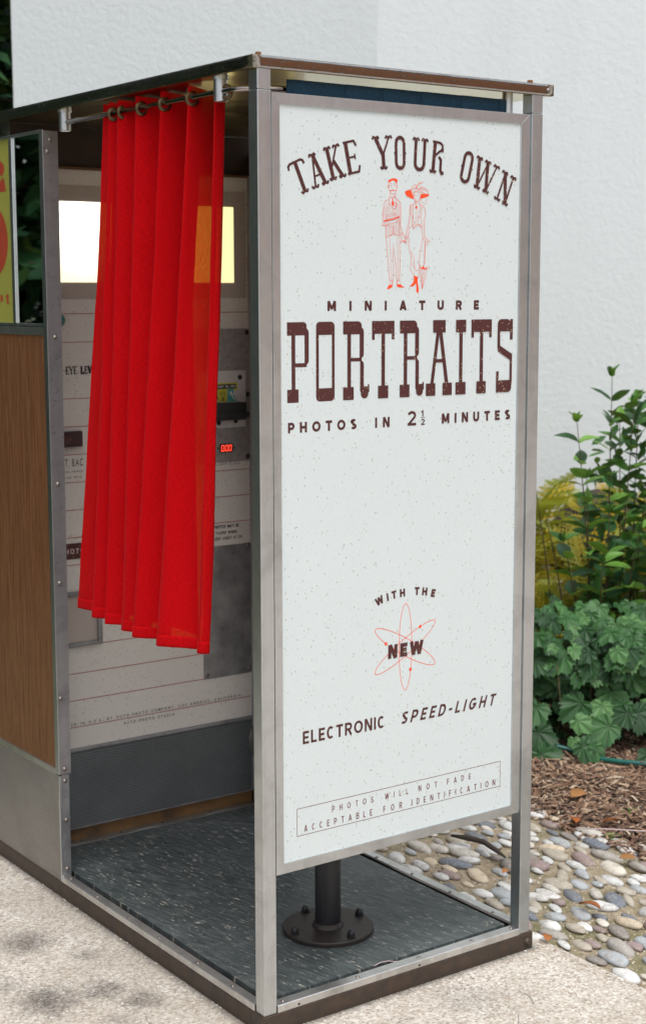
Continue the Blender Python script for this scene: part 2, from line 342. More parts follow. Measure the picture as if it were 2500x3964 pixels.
def island_mat(name, stops, rough=.85, obj=False, bump=.0, bs=200, stain=False):
    M = MatB(name, (.3, .3, .3), rough); r = M.orand() if obj else M.island()
    c = M.ramp(r, stops); n = M.noise(M.map(), bs*.4, 4, .65)
    c = M.mix(M.math('MULTIPLY', n, .45), c, (.22, .19, .16) if stain else (.10, .085, .07), 'MIX')
    if stain:
        acc = None
        for x, y, rr, k in STAINS:
            d = M.n.new('ShaderNodeVectorMath'); d.operation = 'DISTANCE'; M.l.new(M.tc.outputs['Object'], d.inputs[0]); d.inputs[1].default_value = (x, y, 0)
            f = M.math('MULTIPLY', M.math('SUBTRACT', 1.75, M.math('ADD', M.math('DIVIDE', d.outputs['Value'], rr), M.math('ADD', M.math('MULTIPLY', M.noise(M.map(), 25, 5, .7), 1.1), M.math('MULTIPLY', M.math('SUBTRACT', M.island(), .5), .7))), True), k)
            acc = f if acc is None else M.math('MAXIMUM', acc, f)
        c = M.mix(M.math('MULTIPLY', acc, .95, True), c, (.06, .055, .05))
    M.set('Base Color', c)
    if bump: M.bump(M.noise(M.map(), bs, 4, .6), bump, .003)
    return M.m
MT['pebble'] = island_mat('sidewalk_aggregate', [(0, (.24, .17, .12)), (.12, (.46, .39, .32)), (.4, (.54, .49, .42)), (.8, (.66, .615, .545)), (1, (.77, .74, .68))], stain=True)
MT['grit'] = island_mat('bed_grit', [(0, (.24, .175, .11)), (.4, (.42, .35, .26)), (.8, (.54, .48, .39)), (1, (.64, .60, .53))])
MT['chip'] = island_mat('bark_mulch', [(0, (.030, .015, .010)), (.25, (.10, .048, .028)), (.5, (.22, .115, .065)), (.75, (.34, .205, .125)), (.92, (.50, .37, .25)), (1, (.6, .5, .38))])
def stone_mat():
    M = MatB('river_stone', (.3, .3, .3), .62); r = M.orand()
    c = M.ramp(r, [(0, (.56, .57, .56)), (.16, (.36, .39, .41)), (.26, (.62, .58, .50)), (.36, (.40, .36, .29)), (.46, (.22, .20, .18)), (.52, (.66, .66, .64)), (.64, (.27, .20, .19)), (.68, (.50, .48, .43)), (.78, (.13, .15, .18)), (.84, (.56, .47, .34)), (.90, (.33, .31, .28)), (.95, (.62, .62, .60))], 'CONSTANT')
    w = M.n.new('ShaderNodeVectorMath'); w.operation = 'ADD'; oi = M.n.new('ShaderNodeObjectInfo'); M.l.new(M.tc.outputs['Object'], w.inputs[0]); M.l.new(oi.outputs['Location'], w.inputs[1]); v = w.outputs[0]
    a = M.noise(v, 28, 5, .7, .8); b = M.noise(v, 130, 4, .7); d = M.noise(v, 9, 4, .6)
    c = M.mix(M.math('MULTIPLY', M.ramp(a, [(.48, 0), (.66, 1)]), .55), c, (.20, .16, .12)); c = M.mix(M.math('MULTIPLY', M.ramp(b, [(.5, 0), (.7, 1)]), .35), c, (.66, .64, .60))
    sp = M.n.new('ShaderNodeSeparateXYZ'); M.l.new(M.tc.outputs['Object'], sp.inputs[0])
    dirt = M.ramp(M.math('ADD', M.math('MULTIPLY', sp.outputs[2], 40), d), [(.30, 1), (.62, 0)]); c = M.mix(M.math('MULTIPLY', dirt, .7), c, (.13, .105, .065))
    M.set('Base Color', c); M.bump(a, .25, .006); M.bump(b, .25, .002); return M.m
MT['stone'] = stone_mat()
def soil(name, c1, c2, c3, s=1.0):
    M = MatB(name, c1, .95); a = M.noise(M.map(), 35*s, 6, .7); b = M.noise(M.map(), 6*s, 4, .6)
    M.set('Base Color', M.mix(M.math('MULTIPLY', M.ramp(b, [(.5, 0), (.65, 1)]), .7), M.ramp(a, [(.35, c1), (.65, c2)]), c3)); M.bump(a, .8, .01); return M.m
MT['bed'] = soil('sandy_grit_bed', (.20, .155, .095), (.38, .32, .23), (.13, .13, .05)); MT['mulch_soil'] = soil('dark_mulch_soil', (.022, .013, .009), (.07, .04, .026), (.045, .025, .016))
MT['lawn'] = soil('distant_ground', (.035, .05, .02), (.06, .075, .03), (.09, .075, .05), .3)
def leafmat(name, stops, rough=.5, transl=.25, obj=True, back=None, vein=None, spec=.35):
    M = MatB(name, stops[0][1], rough, 0, spec); r = M.orand() if obj else M.island(); c = M.ramp(r, stops)
    n = M.noise(M.map(), 40, 4, .6); c = M.mix(M.math('MULTIPLY', n, .35), c, tuple(.45*x for x in stops[0][1]))
    if vein:
        at = M.n.new('ShaderNodeAttribute'); at.attribute_name = 'vein'; c = M.mix(M.math('MULTIPLY', at.outputs['Fac'], vein), c, tuple(.35*x for x in stops[0][1]))
    M.set('Base Color', c)
    tl = M.n.new('ShaderNodeBsdfTranslucent'); M.l.new(M.mix(.35, c, (.35, .45, .03)), tl.inputs[0]); mx = M.n.new('ShaderNodeMixShader'); mx.inputs[0].default_value = transl
    M.l.new(M.b.outputs[0], mx.inputs[1]); M.l.new(tl.outputs[0], mx.inputs[2]); M.l.new(mx.outputs[0], M.out.inputs[0]); return M.m
MT['lobed'] = leafmat('lobed_green_leaf', [(0, (.016, .062, .018)), (.35, (.032, .112, .030)), (.7, (.062, .18, .052)), (1, (.14, .30, .10))], .5, .10, vein=.6, spec=.35)
MT['oval'] = leafmat('oval_shrub_leaf', [(0, (.022, .085, .035)), (.35, (.045, .15, .045)), (.60, (.11, .30, .045)), (1, (.24, .48, .08))], .45, .28, vein=.3, spec=.4)
MT['fern'] = leafmat('yellow_fern', [(0, (.30, .28, .03)), (.25, (.52, .33, .02)), (.5, (.46, .42, .05)), (.75, (.38, .44, .08)), (1, (.52, .55, .16))], .6, .4, spec=.2)
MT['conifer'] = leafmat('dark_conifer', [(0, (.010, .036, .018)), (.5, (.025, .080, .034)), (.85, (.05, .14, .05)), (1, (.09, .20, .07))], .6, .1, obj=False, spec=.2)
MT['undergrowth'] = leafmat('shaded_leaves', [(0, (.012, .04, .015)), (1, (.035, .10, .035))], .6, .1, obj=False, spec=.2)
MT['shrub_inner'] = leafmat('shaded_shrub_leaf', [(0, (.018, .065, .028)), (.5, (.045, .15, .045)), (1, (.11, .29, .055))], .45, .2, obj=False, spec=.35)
MT['stone_far'] = island_mat('river_stone_far', [(0, (.36, .31, .25)), (.3, (.36, .39, .41)), (.6, (.58, .55, .48)), (1, (.62, .62, .60))], .65, bs=60, bump=.2)
MT['stem'] = plain('green_brown_stem', (.09, .07, .03), .7); MT['bark'] = plain('bark', (.05, .038, .028), .9, 0, .6, 30)
MT['dry_leaf'] = leafmat('dry_orange_leaf', [(0, (.45, .13, .03)), (.5, (.50, .24, .10)), (1, (.40, .20, .07))], .6, .2)
MT['hose'] = plain('teal_hose', (.015, .12, .10), .35, var=.1)
def brick_mat():
    M = MatB('reddish_brick', (.3, .1, .05), .85); n = M.n.new('ShaderNodeTexNoise'); n.inputs['Scale'].default_value = 3
    c = M.ramp(M.island(), [(0, (.45, .13, .05)), (.5, (.55, .19, .07)), (1, (.60, .26, .12))]); M.set('Base Color', c); return M.m
MT['brick'] = brick_mat(); MT['mortar'] = plain('mortar', (.22, .17, .14), .9); MT['dark_glass'] = plain('window_glass', (.03, .035, .04), .08); MT['roofing'] = plain('brown_roofing', (.07, .04, .03), .9)
# ================================================================== THE BOOTH
W = 0.7423; ZG = -0.04
booth = empty('photo_booth', (0.37, 0.8, ZG), 'aluminium photo booth with red doorway curtain and white lettered end panel', 'photo booth')
B = booth
# --- base rails
box('base_rail', -.004, W+.0085, -.004, .045, ZG, 0, MT['base_steel'], B, .0015)
box('base_rail', -.004, .040, .0452, 1.66, ZG, 0, MT['base_steel'], B, .0015)
box('base_rail', W-.035, W+.0085, .0452, 1.66, ZG, 0, MT['base_steel'], B, .0015)
box('floor_board', .0402, W-.0352, .0453, 1.18, -.03, .0118, MT['rubber'], B, 0)
# --- corner posts
P = .0315
for n, x0, y0 in (('near', 0, 0), ('right', W-P, 0), ('rear', W-P, .90)):
    box('corner_post', x0, x0+P, y0, y0+P, .0005, 1.8665, MT['alu_v'], B, .0012)
    box('post_cap', x0+.0004, x0+P-.0004, y0+.0004, y0+P-.0004, 1.8675, 1.9055, MT['alu_v'], B, .0012)
# --- sills (angle trims nailed over the floor edge)
def sill(x0, x1, y0, y1, wob_axis, screws):
    bm = bmesh.new(); n = 24
    g = []
    for i in range(n+1):
        t = i/n; w = .0011*math.sin(9*t+x0*20)+.0007*math.sin(23*t)
        if wob_axis == 'y': y = y0+(y1-y0)*t; row = [(x0, y, .001), (x0, y, .0152), (x0+.002, y, .0165), (x1-.003, y, .0162), (x1+w, y, .0120)]
        else: x = x0+(x1-x0)*t; row = [(x, y0, .001), (x, y0, .0152), (x, y0+.002, .0165), (x, y1-.003, .0162), (x, y1+w, .0120)]
        g.append([bm.verts.new(p) for p in row])
    for a, b in zip(g, g[1:]):
        for k in range(4): bm.faces.new((a[k], a[k+1], b[k+1], b[k]))
    bmesh.ops.recalc_face_normals(bm, faces=bm.faces)
    o = from_bm('floor_sill', bm, MT['alu_sill'], B)
    return o
sill(-.002, .022, P+.001, .922, 'y', None); sill(P+.001, W-P-.001, -.002, .028, 'x', None)
o = sill(-.002, .026, P+.001, 1.12, 'y', None)
for v in o.data.vertices: v.co.x = W+.002 - (v.co.x+.002)
o.data.flip_normals()
screw_me = None
def screw(p, d, r=.005, name='screw', m='screw'):
    """domed screw with washer at p facing direction d"""
    global screw_me
    if screw_me is None:
        bm = bmesh.new(); lathe_bm(bm, [(1.35, 0), (1.35, .15), (1.0, .22), (.95, .55), (.6, .85), (.28, .92), (.25, .70), (.02, .70)], 'Z', 14)
        screw_me = bpy.data.meshes.new('screw'); bm.to_mesh(screw_me); bm.free(); screw_me.materials.append(MT['screw']); screw_me.shade_smooth()
    o = bpy.data.objects.new(name, screw_me); COL.objects.link(o); o.location = p; o.scale = (r, r, r)
    o.rotation_mode = 'QUATERNION'; o.rotation_quaternion = Vector(d).to_track_quat('Z', 'Y')
    if m != 'screw':
        o.material_slots[0].link = 'OBJECT'; o.material_slots[0].material = MT[m]
    return adopt(o, B)
for y in (.894, .750, .590, .446, .276, .133): screw((.008, y, .0163), (0, 0, 1), .0032)
for x in (.054, .250, .420, .575, .696): screw((x, .012, .0163), (0, 0, 1), .0032)
for y in (.558, .412, .263, .105): screw((W-.018, y, .0163), (0, 0, 1), .0035)
screw((.734, -.004, -.021), (0, -1, 0), .0075, 'bolt', 'base_steel')
for x in (.086, .411): screw((x, -.002, .006), (0, -1, 0), .0022, 'nail_hole', 'black_plastic')

# --- roof: polished band round a slab, reflective ceiling
RX0, RX1, RY0, RY1 = -.010, .7717, -.001, 1.66
roof = prism('roof', [(RX0, 1.9075), (RX1, 1.9075), (RX1, 1.929), (RX0, 1.929)], RY0+.003, RY1, MT['grey_plate'], B)
def band(x0, x1, y0, y1):
    n = 40; bm = bmesh.new(); g = []
    L = math.hypot(x1-x0, y1-y0); rows = [(.0, 1.9062), (.0, 1.9068), (.0, 1.912), (.0, 1.918), (.0, 1.924), (.0, 1.9292), (0, 1.930)]
    d = Vector((x1-x0, y1-y0, 0)).normalized(); nrm = Vector((d.y, -d.x, 0))
    for i in range(n+1):
        t = i/n; p = Vector((x0, y0, 0)) + d*L*t
        g.append([bm.verts.new(p + nrm*(o_+(.0006 if 1 <= k <= 5 else 0)) + Vector((0, 0, z))) for k, (o_, z) in enumerate(rows)])
    for a, b in zip(g, g[1:]):
        for k in range(len(rows)-1): bm.faces.new((a[k], b[k], b[k+1], a[k+1]))
    # inner return faces so that the band has thickness
    bmesh.ops.solidify(bm, geom=bm.faces[:], thickness=.0016)
    return from_bm('edge_band', bm, MT['chrome'], roof, True)
band(RX0, RX1, RY0, RY0+1e-6); band(RX0, RX0+1e-6, RY1, RY0); band(RX1, RX1+1e-6, RY0, RY1)
box('ceiling', RX0+.003, RX1-.003, RY0+.005, RY1-.01, 1.9055, 1.9072, MT['ceiling'], B, 0)
for p in ((.012, .014), (.712, .010)): 
    lathe('bolt', [(.0065, 1.9295), (.0065, 1.936), (.0055, 1.937), (.001, 1.937)], MT['rust'], roof, 'Z', 6, (p[0], p[1], 0), False)
screw((.755, -.0025, 1.917), (0, -1, 0), .004)

# --- end panel
panel = box('end_panel', .046, .6865, .0045, .0105, .312, 1.849, MT['white_lam'], B, 0)
box('back_board', .036, .702, .0107, .0190, .302, 1.858, MT['grey_plate'], B, 0)
FX0, FX1, FZ0, FZ1 = .0330, .7045, .2975, 1.8632; IX0, IX1, IZ0, IZ1 = .0515, .6805, .3185, 1.8425; e = .0002
frame = empty('x', (0, 0, 0), None, None); bpy.data.objects.remove(frame)
fr = prism('panel_frame', [(FX0, FZ0+e), (IX0, IZ0+e), (IX0, IZ1-e), (FX0, FZ1-e)], .0006, .0205, MT['alu_v'], B, .0005)
prism('panel_frame', [(IX1, IZ0+e), (FX1, FZ0+e), (FX1, FZ1-e), (IX1, IZ1-e)], .0006, .0205, MT['alu_v'], B, .0005)
prism('panel_frame', [(FX0+e, FZ1), (FX1-e, FZ1), (IX1-e, IZ1), (IX0+e, IZ1)], .0006, .0205, MT['alu_h'], B, .0005)
prism('panel_frame', [(FX0+e, FZ0), (FX1-e, FZ0), (IX1-e, IZ0), (IX0+e, IZ0)], .0006, .0205, MT['alu_h'], B, .0005)
box('filler_strip', .7047, .7105, .006, .0195, .30, 1.862, MT['alu_v'], B, 0)

# --- flat lettering ------------------------------------------------------
GLY = {}
def glyph(ch, bold=0.0):
    """flat mesh of a letter, capital height 1, left edge at x=0"""
    k = (ch, bold)
    if k in GLY: return GLY[k]
    cu = bpy.data.curves.new('g', 'FONT'); cu.body = ch; cu.size = 1; cu.offset = bold; cu.resolution_u = 4
    ob = bpy.data.objects.new('g', cu); COL.objects.link(ob); dg = bpy.context.evaluated_depsgraph_get(); dg.update()
    me = bpy.data.meshes.new_from_object(ob.evaluated_get(dg)); vs = [(v.co.x, v.co.y) for v in me.vertices]; fs = [tuple(p.vertices) for p in me.polygons]
    bpy.data.objects.remove(ob); bpy.data.curves.remove(cu); bpy.data.meshes.remove(me)
    GLY[k] = (vs, fs); return GLY[k]
def cap(bold): 
    vs = glyph('H', bold)[0]; return min(v[1] for v in vs), max(v[1] for v in vs)
def sans(ch, wt):
    """bold grotesque capitals drawn as strokes of weight wt (capital height 1): width, list of (points, closed)"""
    h = wt/2
    ws = dict(M=.98, I=wt, N=.84, A=.88, T=.76, U=.80, R=.80, P=.76, B=.78, D=.82, E=.66, F=.64, L=.62, H=.82, O=.98, C=.80, G=.92, S=.74, W=1.22, Y=.84, V=.86, K=.82); ws.update({'2': .72, '1': .42, '-': .42, '.': wt})
    w = ws[ch]; L, Q, T, C = h, w-h, 1-h, w/2
    def bowl(y0, y1, xr=Q): r = (y1-y0)/2; rx = min(r*1.05, xr-L); return [(L, y1)] + [(xr-rx+rx*math.cos(R(a)), (y0+y1)/2+r*math.sin(R(a))) for a in range(90, -91, -20)] + [(L, y0)]
    el = lambda a0, a1, n=18, cx=C, cy=.5, rx=C-h, ry=.5-h: [(cx+rx*math.cos(R(a0+(a1-a0)*i/n)), cy+ry*math.sin(R(a0+(a1-a0)*i/n))) for i in range(n+1)]
    g = {'M': [[(L, 0), (L, 1)], [(Q, 0), (Q, 1)], [(L*1.1, 1), (C, .18)], [(w-L*1.1, 1), (C, .18)]], 'I': [[(C, 0), (C, 1)]], 'N': [[(L, 0), (L, 1)], [(Q, 0), (Q, 1)], [(L*1.15, 1), (w-L*1.15, 0)]],
     'A': [[(h, 0), (C, 1)], [(w-h, 0), (C, 1)], [(w*.24, .28), (w*.76, .28)]], 'T': [[(0, T), (w, T)], [(C, 0), (C, T)]], 'U': [[(L, 1)]+el(180, 360, 12, cy=.36, ry=.36-h)+[(Q, 1)]],
     'R': [[(L, 0), (L, 1)], bowl(.46, T, Q-.02), [(w*.48, .48), (w-h, 0)]], 'P': [[(L, 0), (L, 1)], bowl(.42, T)], 'B': [[(L, 0), (L, 1)], bowl(.53, T, Q-.04), bowl(h, .53)], 'D': [[(L, 0), (L, 1)], [(L, T)]+el(90, -90, 14, cx=w*.42, rx=Q-w*.42)+[(L, h)]],
     'E': [[(L, 0), (L, 1)], [(L, T), (w, T)], [(L, .5), (w*.9, .5)], [(L, h), (w, h)]], 'F': [[(L, 0), (L, 1)], [(L, T), (w, T)], [(L, .48), (w*.88, .48)]], 'L': [[(L, 0), (L, 1)], [(L, h), (w, h)]], 'H': [[(L, 0), (L, 1)], [(Q, 0), (Q, 1)], [(L, .5), (Q, .5)]],
     'O': [el(0, 343, 21)], 'C': [el(48, 312)], 'G': [el(48, 350, 18), [(C*1.02, .46), (w, .46)]], 'S': [el(35, 180, 10, cy=.745, ry=.255-h)+el(180, 270, 5, cy=.745, ry=.245-h)[1:-1]+el(90, -145, 15, cy=.255+h*.25, ry=.255-h*.75)],
     'W': [[(h*.8, 1), (w*.28, 0)], [(w*.28, 0), (C, .95)], [(C, .95), (w*.72, 0)], [(w*.72, 0), (w-h*.8, 1)]], 'Y': [[(h*.8, 1), (C, .45)], [(w-h*.8, 1), (C, .45)], [(C, 0), (C, .48)]], 'V': [[(h*.8, 1), (C, 0)], [(C, 0), (w-h*.8, 1)]], 'K': [[(L, 0), (L, 1)], [(Q, 1), (L, .38)], [(w*.36, .58), (w-h, 0)]],
     '2': [el(165, -35, 12, cy=.70, ry=.30-h)+[(L*1.1, h)], [(0, h), (w, h)]], '1': [[(w*.62, 0), (w*.62, 1)], [(0, .74), (w*.6, .93)]], '-': [[(0, .42), (w, .42)]], '.': [[(C, 0), (C, wt)]]}[ch]
    return w, [(p, ch == 'O') for p in g]
class Ink:
    """collects flat pieces lying on a plane; 'y' = facing -Y at y=d, 'x' = facing -X at x=d"""
    def __init__(s, plane, d): s.p, s.d, s.v, s.f, s.k = plane, d, [], [], 0; s.seg = []
    def mark(s): s.seg.append((len(s.v), len(s.f)))
    def add(s, vs, fs):
        o = len(s.v); dd = s.d - s.k*2.0e-5; s.k += 1
        for a, b in vs: s.v.append((a, dd, b) if s.p == 'y' else (dd, -a, b))
        s.f += [tuple(o+i for i in f) for f in fs]
    def word(s, t, x0, x1, z0, z1, bold=.02, hs=1.0, shear=0.0, dx=0.0, dz=0.0, maxw=None):
        """a word whose letters keep their shape (width factor hs) and are spaced out to fill x0..x1"""
        c0, c1 = cap(bold); sc = (z1-z0)/(c1-c0); G = []
        for ch in t:
            vs, fs = glyph(ch, bold); a = min(v[0] for v in vs); b = max(v[0] for v in vs); G.append((vs, fs, a, b))
        tot = sum(g[3]-g[2] for g in G)*sc*hs; sh = shear*(z1-z0); n = max(1, len(t)-1)
        gap = (x1-x0-sh-tot)/n
        if len(t) > 1 and gap < .06*sc: hs *= (x1-x0-sh-.06*sc*n)/tot; gap = .06*sc
        if len(t) == 1: hs = (x1-x0)/((G[0][3]-G[0][2])*sc)
        x = x0
        for i, (vs, fs, a, b) in enumerate(G):
            s.mark()
            s.add([(x+(vx-a)*sc*hs+(vy-c0)*sc*shear+dx, z0+(vy-c0)*sc+dz) for vx, vy in vs], fs); x += (b-a)*sc*hs+gap
            s.k = max(0, s.k-1)
        s.k += 1
    def bold(s, t, x0, x1, z0, z1, wt=.2, hs=1.0, shear=0.0, dx=0.0, dz=0.0):
        H = z1-z0; G = [sans(c, wt) for c in t]; sh = shear*H; tot = sum(g[0] for g in G)*H*hs; n = max(1, len(t)-1); gap = (x1-x0-sh-tot)/n
        if len(t) > 1 and gap < .10*H: hs *= (x1-x0-sh-.10*H*n)/tot; gap = .10*H
        if len(t) == 1: hs = (x1-x0)/(G[0][0]*H)
        x = x0+dx; k0 = s.k
        for w, st in G:
            s.mark(); s.k = k0
            for p, cl in st: s.stroke([(a*H*hs, b*H) for a, b in p], wt*H*(1+hs)/2, cl, lambda q, x=x: (x+q[0]+q[1]*shear, z0+dz+q[1]))
            x += w*H*hs+gap
        s.k = k0+5
    def bold_at(s, ch, cx, z, ang, h, wt=.24):
        s.mark(); w, st = sans(ch, wt); ca, sa = math.cos(R(ang)), math.sin(R(ang))
        for p, cl in st: s.stroke([((a-w/2)*h, b*h) for a, b in p], wt*h, cl, lambda q: (cx+q[0]*ca-q[1]*sa, z+q[0]*sa+q[1]*ca))
    def glyph_at(s, ch, cx, z, ang, h, w=None, bold=.04):
        s.mark(); vs, fs = glyph(ch, bold); c0, c1 = cap(bold); sc = h/(c1-c0); a = min(v[0] for v in vs); b = max(v[0] for v in vs); m = (a+b)/2; hs = 1 if w is None else w/((b-a)*sc)
        ca, sa = math.cos(R(ang)), math.sin(R(ang)); s.add([(cx+(vx-m)*sc*hs*ca-(vy-c0)*sc*sa, z+(vx-m)*sc*hs*sa+(vy-c0)*sc*ca) for vx, vy in vs], fs)
    def stroke(s, pts, w, closed=False, T=lambda p: p):
        pts = [Vector(p) for p in pts]; n = len(pts)
        if n < 2: return
        Lp, Rp = [], []
        for i in range(n):
            a = pts[i-1] if (i > 0 or closed) else None; b = pts[(i+1) % n] if (i < n-1 or closed) else None
            d1 = (pts[i]-a).normalized() if a is not None else None; d2 = (b-pts[i]).normalized() if b is not None else None
            d = (d1+d2) if (d1 is not None and d2 is not None) else (d1 or d2)
            d = d.normalized() if d.length > 1e-6 else (d1 or d2); k = w/2
            if d1 is not None and d2 is not None: k = min(w/2/max(.35, d.dot(d1)), w)
            nn = Vector((-d.y, d.x))*k; Lp.append(pts[i]+nn); Rp.append(pts[i]-nn)
        vs = [T((p.x, p.y)) for p in Lp+Rp]; m = n if closed else n-1
        s.add(vs, [(i, (i+1) % n, n+(i+1) % n, n+i) for i in range(m)])
    def poly(s, pts, T=lambda p: p):
        bm = bmesh.new(); vv = [bm.verts.new((a, b, 0)) for a, b in (T(p) for p in pts)]; f = bm.faces.new(vv)
        bmesh.ops.triangulate(bm, faces=[f]); bm.verts.index_update()
        s.add([(v.co.x, v.co.y) for v in bm.verts], [tuple(v.index for v in g.verts) for g in bm.faces]); bm.free()
    def rect(s, x0, x1, z0, z1, T=lambda p: p): s.poly([(x0, z0), (x1, z0), (x1, z1), (x0, z1)], T)
    def disc(s, x, z, r, n=16): s.poly([(x+r*math.cos(2*math.pi*i/n), z+r*math.sin(2*math.pi*i/n)) for i in range(n)])
    def done(s, name, m, parent, split=False):
        if not split:
            o = from_py(name, s.v, s.f, m, parent)
            if len(s.seg) > 1 or s.k > 6: o['kind'] = 'stuff'
            return o
        ends = s.seg[1:]+[(len(s.v), len(s.f))]; bits = []
        if s.seg and s.seg[0][1] > 0: bits.append((0, 0, *s.seg[0]))
        for (v0, f0), (v1, f1) in zip(s.seg, ends):
            if f1 > f0: bits.append((v0, f0, v1, f1))
        for v0, f0, v1, f1 in bits: from_py(name, s.v[v0:v1], [tuple(i-v0 for i in f) for f in s.f[f0:f1]], m, parent)

# tuscan letters of the arch: unit height, centred on x = 0
def arcpts(cx, cz, r, a0, a1, n=7, rz=None): return [(cx+r*math.cos(R(a0+(a1-a0)*i/n)), cz+(rz or r)*math.sin(R(a0+(a1-a0)*i/n))) for i in range(n+1)]
def foot(x, z=.035): return [('s', [(x-.125, z+.055), (x-.085, z-.01), (x-.04, z), (x, z+.035), (x+.04, z), (x+.085, z-.01), (x+.125, z+.055)], .07)]
def head(x, z=.965): return [('s', [(x-.125, z-.055), (x-.085, z+.01), (x-.04, z), (x, z-.035), (x+.04, z), (x+.085, z+.01), (x+.125, z-.055)], .07)]
ring = lambda w, z0, z1: [(w, z0+w)] + arcpts(0, z1-w, w, 0, 180)[0:] + arcpts(0, z0+w, w, 180, 360)[:-1]
TUS = {
 'T': [('s', [(0, .05), (0, .93)], .13), ('s', [(-.29, .80), (-.27, .91), (-.2, .955), (.2, .955), (.27, .91), (.29, .80)], .075)] + foot(0),
 'A': [('s', [(-.19, .05), (0, .95)], .07), ('s', [(0, .95), (.19, .05)], .13), ('s', [(-.12, .34), (.13, .34)], .06)] + foot(-.19) + foot(.19) + head(-.02),
 'K': [('s', [(-.17, .05), (-.17, .95)], .13), ('s', [(.17, .93), (-.12, .40)], .065), ('s', [(-.03, .55), (.19, .05)], .12)] + foot(-.17) + head(-.17) + foot(.19) + head(.17),
 'E': [('s', [(-.15, .05), (-.15, .95)], .13), ('s', [(-.24, .96), (.15, .96), (.21, .80)], .07), ('s', [(-.15, .5), (.10, .5)], .06), ('s', [(.11, .42), (.11, .58)], .05), ('s', [(-.24, .04), (.17, .04), (.23, .22)], .07)],
 'Y': [('s', [(-.25, .93), (0, .42)], .13), ('s', [(.25, .93), (0, .42)], .065), ('s', [(0, .05), (0, .46)], .13)] + foot(0) + head(-.25) + head(.25),
 'O': [('c', ring(.17, .05, .97), .115), ('s', [(-.26, .5), (-.14, .5)], .05), ('s', [(.14, .5), (.26, .5)], .05)],
 'U': [('s', [(-.18, .93), (-.18, .24)] + arcpts(0, .22, .18, 180, 360) + [(.18, .93)], .115)] + head(-.18) + head(.18),
 'R': [('s', [(-.16, .05), (-.16, .95)], .13), ('s', [(-.26, .955), (.02, .955)] + arcpts(.03, .82, .13, 80, -80) + [(-.14, .52)], .075), ('s', [(.16, .80), (.16, .68)], .1), ('s', [(.03, .52), (.13, .44), (.14, .12), (.20, .03), (.28, .06)], .10)] + foot(-.16),
 'W': [('s', [(-.40, .93), (-.22, .06)], .13), ('s', [(-.22, .06), (-.02, .88)], .06), ('s', [(-.02, .93), (.18, .06)], .13), ('s', [(.18, .06), (.38, .93)], .06)] + foot(-.22) + foot(.18) + head(-.40) + head(-.02) + head(.38),
 'N': [('s', [(-.19, .05), (-.19, .95)], .07), ('s', [(-.19, .93), (.19, .06)], .13), ('s', [(.19, .05), (.19, .93)], .07)] + foot(-.19) + head(-.21) + head(.19) + foot(.18),
 'L': [('s', [(-.13, .05), (-.13, .95)], .2), ('s', [(-.28, .07), (.18, .07), (.24, .3)], .13), ('s', [(-.28, .94), (.02, .94)], .12)],
 'V': [('s', [(-.22, .93), (0, .06)], .2), ('s', [(0, .06), (.22, .93)], .1), ('s', [(-.36, .94), (-.08, .94)], .12), ('s', [(.1, .94), (.34, .94)], .12)]}
def tus(ink, ch, cx, z, ang, h, hs=1.0, fat=1.0):
    ink.mark()
    ca, sa = math.cos(R(ang)), math.sin(R(ang)); T = lambda p: (cx+p[0]*h*hs*ca-p[1]*h*sa, z+p[0]*h*hs*sa+p[1]*h*ca)
    for kind, pts, w in TUS[ch]: ink.stroke([(a*h, b*h) for a, b in pts], w*h*fat, kind == 'c', lambda p, T=T: T((p[0]/h, p[1]/h)))
YI = .0042
def ink(): return Ink('y', YI)
k = ink()
for ch, x, z, a, hs in [('T', .1145, 1.6765, 24, 1.02), ('A', .1515, 1.6905, 19.5, 1.0), ('K', .1935, 1.7065, 16, 1.0), ('E', .2345, 1.7180, 12.5, 1.05), ('Y', .3085, 1.7300, 5.3, 1.0), ('O', .3505, 1.7310, 1.2, .92), ('U', .4000, 1.7310, -3, .98), ('R', .4465, 1.7275, -6, .98), ('O', .5210, 1.7110, -14, .95), ('W', .5700, 1.6965, -18.5, .98), ('N', .6255, 1.6740, -23, .98)]:
    tus(k, ch, x, z, a, .0665, hs)
k.done('letter', MT['maroon'], panel, True)
k = ink(); k.bold('MINIATURE', .1664, .5679, 1.4462, 1.4660, .27, 1.12); k.done('letter', MT['maroon'], panel, True)
